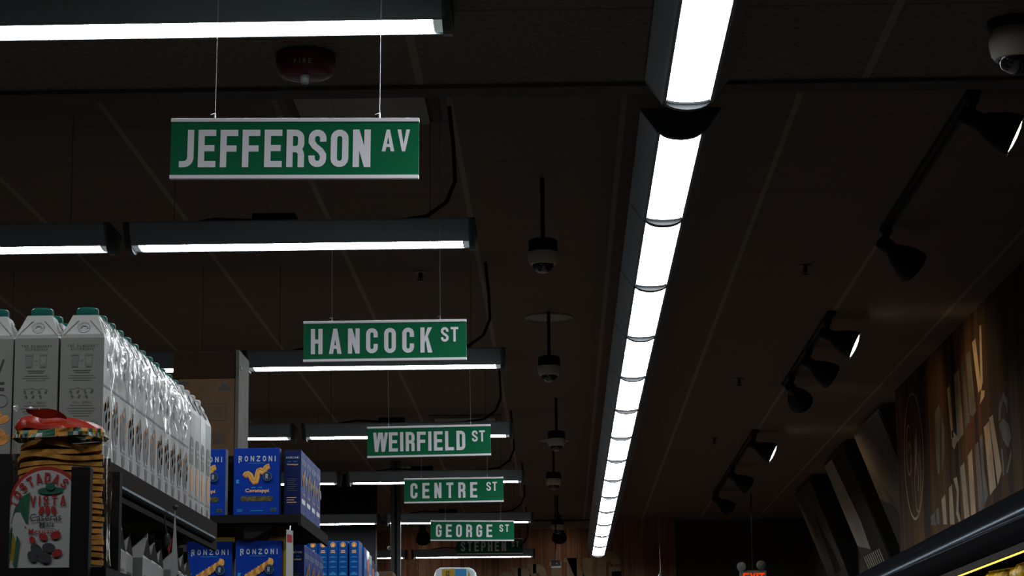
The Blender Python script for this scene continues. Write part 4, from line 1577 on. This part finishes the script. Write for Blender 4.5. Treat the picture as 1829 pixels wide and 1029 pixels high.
print_on(written('Maiz', -.020, .002, -.0115, -.004, .01), 3, .0056)
print_on(written('Mexicanas', -.036, .010, -.0215, -.0135, .01), 1, .0056)
print_on([[(-.065, -.004), (-.037, -.006), (-.034, .040), (-.046, .034), (-.058, .018)]], 2, .0056)
print_on(rect(-.069, -.040, -.012, -.0098), 3, .0056)
print_on(oval(-.062, -.040, .0070, .024, 18, .12), 4, .0056)
print_on([[(-.069, -.020), (-.063, -.006), (-.065, -.046), (-.070, -.066)], [(-.054, -.022), (-.049, -.030), (-.055, -.070), (-.060, -.066)]], 2, .0066)
for cx, cz, q_ in ((-.030, -.030, .006), (-.014, -.026, .007), (.004, -.024, .008), (-.024, -.044, .010), (-.006, -.042, .010), (-.030, -.054, .009), (-.012, -.056, .011), (.006, -.050, .008)):
    print_on(oval(cx, cz, q_, q_ * .7, 12, cx * 30), 1 if q_ < .0085 else 3, .0056 + q_ * .06)
g.build('printed_label', [M['label_white'], M['label_red'], M['label_green'], M['ink_dark'], M['corn']], t)

# ------------------------------------------------------------------ blue pasta boxes
YP = 6.05
q0, q1 = atY(416, 921, YP), atY(500, 800, YP)
PW, PH, PDP = q1.x - q0.x, q1.z - q0.z, .045
PXF = q1.x + .056
gondola('shelf_unit', 'black shelf unit holding the royal blue pasta boxes', YP - .03, 6.72, PXF, .42, [q0.z, atY(460, 966, YP).z - PH], False, q0.z + .02, .030)


def make_pasta(label, kind):
    t = thing('pasta_box', label, 'pasta box', group='royal blue pasta boxes')
    w, h, d = PW / 2 - .001, PH, PDP
    g = G()
    vs = [(x, y, z) for z in (0, h) for y in (0, d) for x in (-w, w)]
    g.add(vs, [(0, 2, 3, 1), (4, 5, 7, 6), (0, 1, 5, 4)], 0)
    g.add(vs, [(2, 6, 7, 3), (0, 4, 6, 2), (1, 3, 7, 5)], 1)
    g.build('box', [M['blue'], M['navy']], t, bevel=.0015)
    p, ps = G(), G()
    D = lambda polys, mi, k=0: p.decal([[(a * PW, b * PH) for a, b in q] for q in polys], (-w, -.0006 - k * .0004, 0), (1, 0, 0), (0, 0, 1), mi)
    D(caps('RONZONI', .10, .90, .800, .882, .92, .215), 0)
    D([[(.10, .782), (.124, .782), (.124, .80), (.10, .80)]], 0)
    D(rect(.30, .66, .772, .778), 4)
    if kind == 'cork':
        path = [(.23, .585), (.26, .615), (.31, .625), (.36, .60), (.40, .545), (.44, .51), (.48, .515), (.505, .56), (.51, .62), (.535, .665), (.58, .675), (.62, .655), (.655, .66), (.68, .70), (.72, .725), (.77, .735)]
        asp = PH / PW
        rb = ribbon([(a, b * asp) for a, b in path], .115)
        D([[(a, b / asp - .012) for a, b in q] for q in rb], 2)
        rb = ribbon([(a, b * asp) for a, b in path], .096)
        D([[(a, b / asp) for a, b in q] for q in rb], 1, 1)
        rb = ribbon([(a, b * asp) for a, b in path], .012)
        D([[(a - .012, b / asp + .008) for a, b in q] for q in rb], 2, 2)
    else:
        for i in range(9):
            s = i / 8
            D(oval(.24 + .52 * s, .46 + .22 * s, .055, .062, 14, -.5), 2 if i % 2 else 1, i)
        D([[(.68, .66), (.80, .64), (.77, .74), (.72, .75)]], 1, 9)
    D(oval(.73, .575, .105, .073, 24), 3, 10)
    D(ribbon(arc(0, 0, .092, 0, 360, 24), .006, True) and [[(.73 + a, .575 + b * PW / PH) for a, b in q] for q in ribbon(arc(0, 0, .092, 0, 360, 24), .006, True)], 4, 11)
    D([[(a + .02 * (b - .5), b) for a, b in q] for q in caps('R', .69, .775, .54, .612, .7, .17)], 0, 11)
    D(rect(.38, .47, .405, .418) + rect(.53, .62, .405, .418), 4)
    D([[(.05, .475), (.13, .475), (.10, .50), (.13, .53), (.05, .53)]], 4)
    D(written('Cavatappi' if kind == 'cork' else 'Rotini', .25, .76, .325, .395, .02), 5)
    D([[(.17, .21), (.83, .21), (.85, .245), (.83, .28), (.17, .28), (.15, .245)]], 6)
    D(rect(.08, .20, .085, .092) + rect(.08, .20, .068, .075) + rect(.08, .18, .051, .058) + rect(.36, .64, .062, .072), 4)
    D(rect(.80, .92, .055, .105), 7)
    D(rect(.815, .905, .066, .076) + rect(.815, .905, .086, .094), 3, 1)
    # narrow side panel
    S = lambda polys, mi: ps.decal(polys, (-w - .0006, d, 0), (0, -1, 0), (0, 0, 1), mi)
    S(caps('RONZONI', .006, d - .006, h * .87, h * .90, .6, .17), 0)
    S(written('Cavatappi' if kind == 'cork' else 'Rotini', .008, d - .008, h * .765, h * .795, .02), 5)
    S(rect(.010, .018, h * .82, h * .828) + rect(.024, .034, h * .82, h * .828), 4)
    for k in range(7):
        S(rect(.008, d - .010 - .004 * (k % 3), h * (.56 - .028 * k), h * (.568 - .028 * k)), 8)
    for k in range(3):
        S(rect(.008, d - .012 - .006 * (k % 2), h * (.28 - .035 * k), h * (.29 - .035 * k)), 5)
    inks = [M['boxwhite'], M['pasta'], M['pasta_shade'], M['badge'], M['sky_pale'], M['peach'], M['window'], M['olive'], M['ink']]
    p.build('front_print', inks, t)
    ps.build('side_print', inks, t)
    return t


xc = (q0.x + q1.x) / 2
b0 = make_pasta('royal blue corkscrew pasta box facing forward on the top shelf, fully visible', 'cork')
b0.location = (xc, YP, q0.z)
px2 = atY(402, 900, YP).x
dup(b0, (px2 - PW / 2, YP + .01, q0.z), 'royal blue corkscrew pasta box half hidden behind the last white carton')
xa = PXF - .006
ysd = YP + .05
for k in range(4):
    dup(b0, (xa, ysd + PW / 2 + k * (PW + .003), q0.z), f'blue pasta box facing the aisle on the top shelf, {ORD[k]} from the front', (0, 0, PI / 2))
zl = atY(460, 966, YP).z - PH
b1 = make_pasta('royal blue spiral pasta box facing forward on the lower shelf, fully visible', 'spiral')
b1.location = (atY(462, 966, YP).x, YP, zl)
dup(b1, (atY(462, 966, YP).x - PW - .008, YP + .01, zl), 'royal blue spiral pasta box on the lower shelf beside the gable cartons')
for k in range(4):
    dup(b1, (xa, YP + .14 + PW / 2 + k * (PW + .003), zl), f'blue pasta box facing the aisle on the lower shelf, {ORD[k]} from the front', (0, 0, PI / 2))
for px, lab in ((402, 'yellow ribbed plastic tray under the pasta shelf, beside the last carton'), (502, 'yellow plastic tray under the pasta shelf, behind the price card')):
    p = atY(px, 957, YP + .09)
    t = thing('yellow_tray', lab, 'tray', (p.x, YP + .085, zl + .001), group='yellow trays between the pasta shelves')
    hh = PH + .034
    g = G().box(-.030, .030, -.03, .03, 0, hh)
    for k in range(5):
        g.box(-.0312, .0312, -.0312, .0312, hh - .028 + k * .0055, hh - .0255 + k * .0055)
    g.build('body', M['yellow'], t)
p = atY(521, 948, YP)
t = thing('price_card', 'white price card with red head hanging under the pasta shelf corner', 'price card', (p.x, YP - .04, p.z - .0), (0, 0, 0))
g = G().sweep([(-.009, 0), (.008, -.004), (.009, -.13), (-.009, -.13)], -.0008, .0008, axis='y')
g.build('card', M['tag_white'], t)
G().decal([[(-.007, -.012), (.006, -.015), (.006, -.034), (-.007, -.032)]], (0, -.0014, 0), (1, 0, 0), (0, 0, 1)).build('printing', M['tag_red'], t)
G().tube([(0, .002, -.004), (0, .008, .004), (.0, .012, .010)], .0016, 6).build('hook', M['wire'], t)

# cardboard cartons stacked behind the drinks
YK = 7.0
k0, k1 = atY(316, 805, YK), atY(420, 676, YK)
kt = atY(420, 628, YK)
KZ0 = atY(420, 815, YK).z
gondola('overstock_shelf', 'black overstock shelf behind the pasta boxes carrying cardboard cases', YK - .02, 7.8 - .0, k1.x + .03, .40, [KZ0], False, KZ0)
t = thing('cardboard_box', 'brown cardboard case with black printed barcode frames, lower of the two', 'cardboard box', (0, 0, 0), group='cardboard cases')
G().box(k0.x, k1.x, YK, YK + .22, KZ0, k1.z).build('carton', M['kraft'], t, bevel=.002)
kk = lambda x, y: (atY(x, y, YK).x, atY(x, y, YK).z)


def kpoly(pts):
    return [kk(180 + a / 3.43, 560 + b / 3.43) for a, b in pts]


g = G()
pl = []
for (a0, b0_, a1, b1_) in ((632, 555, 765, 655), (640, 738, 752, 795)):
    P = [kpoly([(x, y)])[0] for x, y in ((a0, b0_), (a1, b0_), (a1, b1_), (a0, b1_))]
    pl += ribbon(P + [P[0]], .003, True)
pl += [kpoly([(470, 420), (550, 420), (500, 455)]), kpoly([(735, 432), (780, 432), (780, 444), (735, 444)]), kpoly([(722, 452), (795, 452), (795, 470), (722, 470)])]
for i in range(9):
    pl.append(kpoly([(645 + i * 12, 570), (649 + i * 12, 570), (649 + i * 12, 640), (645 + i * 12, 640)]))
for i in range(4):
    pl.append(kpoly([(690 + i * 14, 745), (695 + i * 14, 745), (695 + i * 14, 790), (690 + i * 14, 790)]))
g.decal(pl, (0, YK - .0006, 0), (1, 0, 0), (0, 0, 1)).build('printing', M['ink_dark'], t)
u0 = atY(309, 650, YK)
t = thing('cardboard_box', 'dark brown flat cardboard case lying on the lighter printed case', 'cardboard box', (0, 0, 0), group='cardboard cases')
G().box(u0.x, k1.x, YK + .002, YK + .22, k1.z + .0005, kt.z).build('carton', M['kraft_dark'], t, bevel=.002)
G().box(u0.x + .06, u0.x + .075, YK + .0012, YK + .222, k1.z + .002, kt.z + .0006).build('tape', M['kraft_dark'], t)
sb = atY(437, 650, YK + .24)
t = thing('grey_board', 'worn grey board standing against the side of the cardboard cases', 'board', (0, 0, 0))
G().box(k1.x + .002, k1.x + .012, YK - .005, YK + .22, KZ0, kt.z + .004).build('panel', M['board'], t)
G().box(k1.x + .0122, k1.x + .0135, YK + .02, YK + .06, kt.z - .05, kt.z - .04).build('clip_mark', M['black'], t)

# light blue long boxes on the next unit
YL = 8.45
l0 = atY(641, 966, YL)
LBW, LBH, LBD = .0345, .21, .15
LXF = atY(668, 1000, 9.2).x + .01
LXF = l0.x + .012
gondola('shelf_unit', 'black shelf unit holding the light blue spaghetti boxes', YL - .03, 9.4, LXF, .40, [l0.z - LBH], False, l0.z - LBH)
lb = None
for k in range(6):
    lab = f'light blue pasta box with round badge, narrow end forward, {ORD[k]} from the aisle'
    if lb is None:
        lb = thing('long_pasta_box', lab, 'pasta box', group='light blue long pasta boxes')
        G().box(-LBW / 2, LBW / 2, 0, LBD, 0, LBH).build('box', M['sky'], lb, bevel=.0015)
        p = G()
        D = lambda polys, mi, k=0: p.decal(polys, (0, -.0006 - k * .0005, 0), (1, 0, 0), (0, 0, 1), mi)
        D(oval(0, LBH - .014, .0088, .0096, 20), 1)
        D(oval(0, LBH - .014, .0070, .0078, 20), 0, 1)
        D([[(-.005, LBH - .0205), (.005, LBH - .0205), (.003, LBH - .012), (0, LBH - .008), (-.003, LBH - .012)]], 1, 2)
        D(rect(-.007, .007, LBH - .037, LBH - .033) + rect(-.008, .008, LBH - .043, LBH - .039), 3)
        D(rect(-.011, .011, LBH - .046, LBH - .0448), 2)
        for z, h in ((.058, .004), (.075, .0055), (.094, .0045), (.118, .010), (.150, .008)):
            D([[(-.0125, LBH - z - h * .5), (.0125, LBH - z - h * .5), (.0125, LBH - z), (0, LBH - z + h * .8), (-.0125, LBH - z)]], 2)
        p.build('printing', [M['badge_red'], M['badge_gold'], M['sky_pale'], M['peach']], lb)
        o = lb
    else:
        o = dup(lb, (0, 0, 0), lab)
    o.location = (l0.x - LBW / 2 - k * (LBW + .0018) - (.004 if k else 0), YL + .002 * (k % 2), l0.z - LBH)
xs = LXF - .005
rows = [('sky', .20, .008), ('purple', .198, .008), ('boxwhite', .190, .01), ('navy', .178, .0), ('navy', .172, .0), ('boxwhite', .150, .0)]
for k, (m, h, dx) in enumerate(rows):
    t = thing('slim_box', f'{["light blue", "plum", "white", "navy", "dark navy", "small white"][k]} slim box facing the aisle past the light blue pasta boxes, {ORD[k]} in line', 'food box', (xs - .02, YL + .165 + k * .118, l0.z - LBH), group='slim boxes past the light blue pasta boxes')
    G().box(-.03, .018, 0, .112, 0, h).build('box', M[m], t, bevel=.0015)
    G().decal(rect(.012, .098, h * .62, h * .82) + rect(.02, .09, h * .2, h * .42), (.0186, 0, 0), (0, 1, 0), (0, 0, 1)).build('printing', M['badge_red'] if k % 2 else M['sky_pale'], t)
p = atY(686, 1021, 9.9)
gondola('overstock_shelf', 'low black shelf beyond the blue boxes carrying a brown case', 9.7, 10.4, p.x + .10, .4, [p.z - .2], False, p.z - .2)
t = thing('cardboard_box', 'small brown cardboard case past the light blue boxes beside the post', 'cardboard box', (p.x, 9.9, p.z - .2), group='cardboard cases')
G().box(-.036, .036, 0, .2, 0, .2).build('carton', M['kraft'], t, bevel=.002)
G().box(-.006, .006, -.0006, .2006, .02, .2005).build('tape', M['board'], t)

# wrapped paper pack at the bottom of the frame
YT = 13.0
p0_, p1_ = atY(775, 1029, YT), atY(850, 1013, YT)
w = (p1_.x - p0_.x) / 2
t = thing('paper_roll_pack', 'clear wrapped paper roll pack with yellow and blue print at the bottom edge', 'paper pack', ((p0_.x + p1_.x) / 2, YT + .1, p1_.z - .2))
g = G()
prof = [(-w, .0), (w, .0), (w, .15), (w * .93, .185), (w * .7, .198), (-w * .7, .20), (-w * .93, .185), (-w, .15)]
vs = [(a, y, b) for y in (-.1, .1) for a, b in prof]
n = len(prof)
g.add(vs, [(i, (i + 1) % n, n + (i + 1) % n, n + i) for i in range(n)] + [tuple(range(n))[::-1], tuple(range(n, 2 * n))], 0)
g.build('wrap', M['pack'], t, bevel=.012)
g = G().decal([[(-w * .62, .11), (.0, .11), (.0, .192), (-w * .62, .190)]], (0, -.1012, 0), (1, 0, 0), (0, 0, 1), 0)
g.decal([[(0, .11), (w * .55, .11), (w * .55, .19), (0, .192)]], (0, -.1012, 0), (1, 0, 0), (0, 0, 1), 1)
g.decal(caps('12', -w * .42, -w * .25, .15, .18, .6, .2), (0, -.1018, 0), (1, 0, 0), (0, 0, 1), 2)
g.decal([[(w * .58, .11), (w * .75, .11), (w * .72, .16), (w * .64, .185)]], (0, -.1014, 0), (1, 0, 0), (0, 0, 1), 0)
g.build('printing', [M['yellow'], M['pack_blue'], M['ink_dark']], t)
gondola('overstock_shelf', 'black shelf under the wrapped paper roll pack', YT - .05, YT + .5, p1_.x + .03, .40, [p1_.z - .2], False, p1_.z - .2)
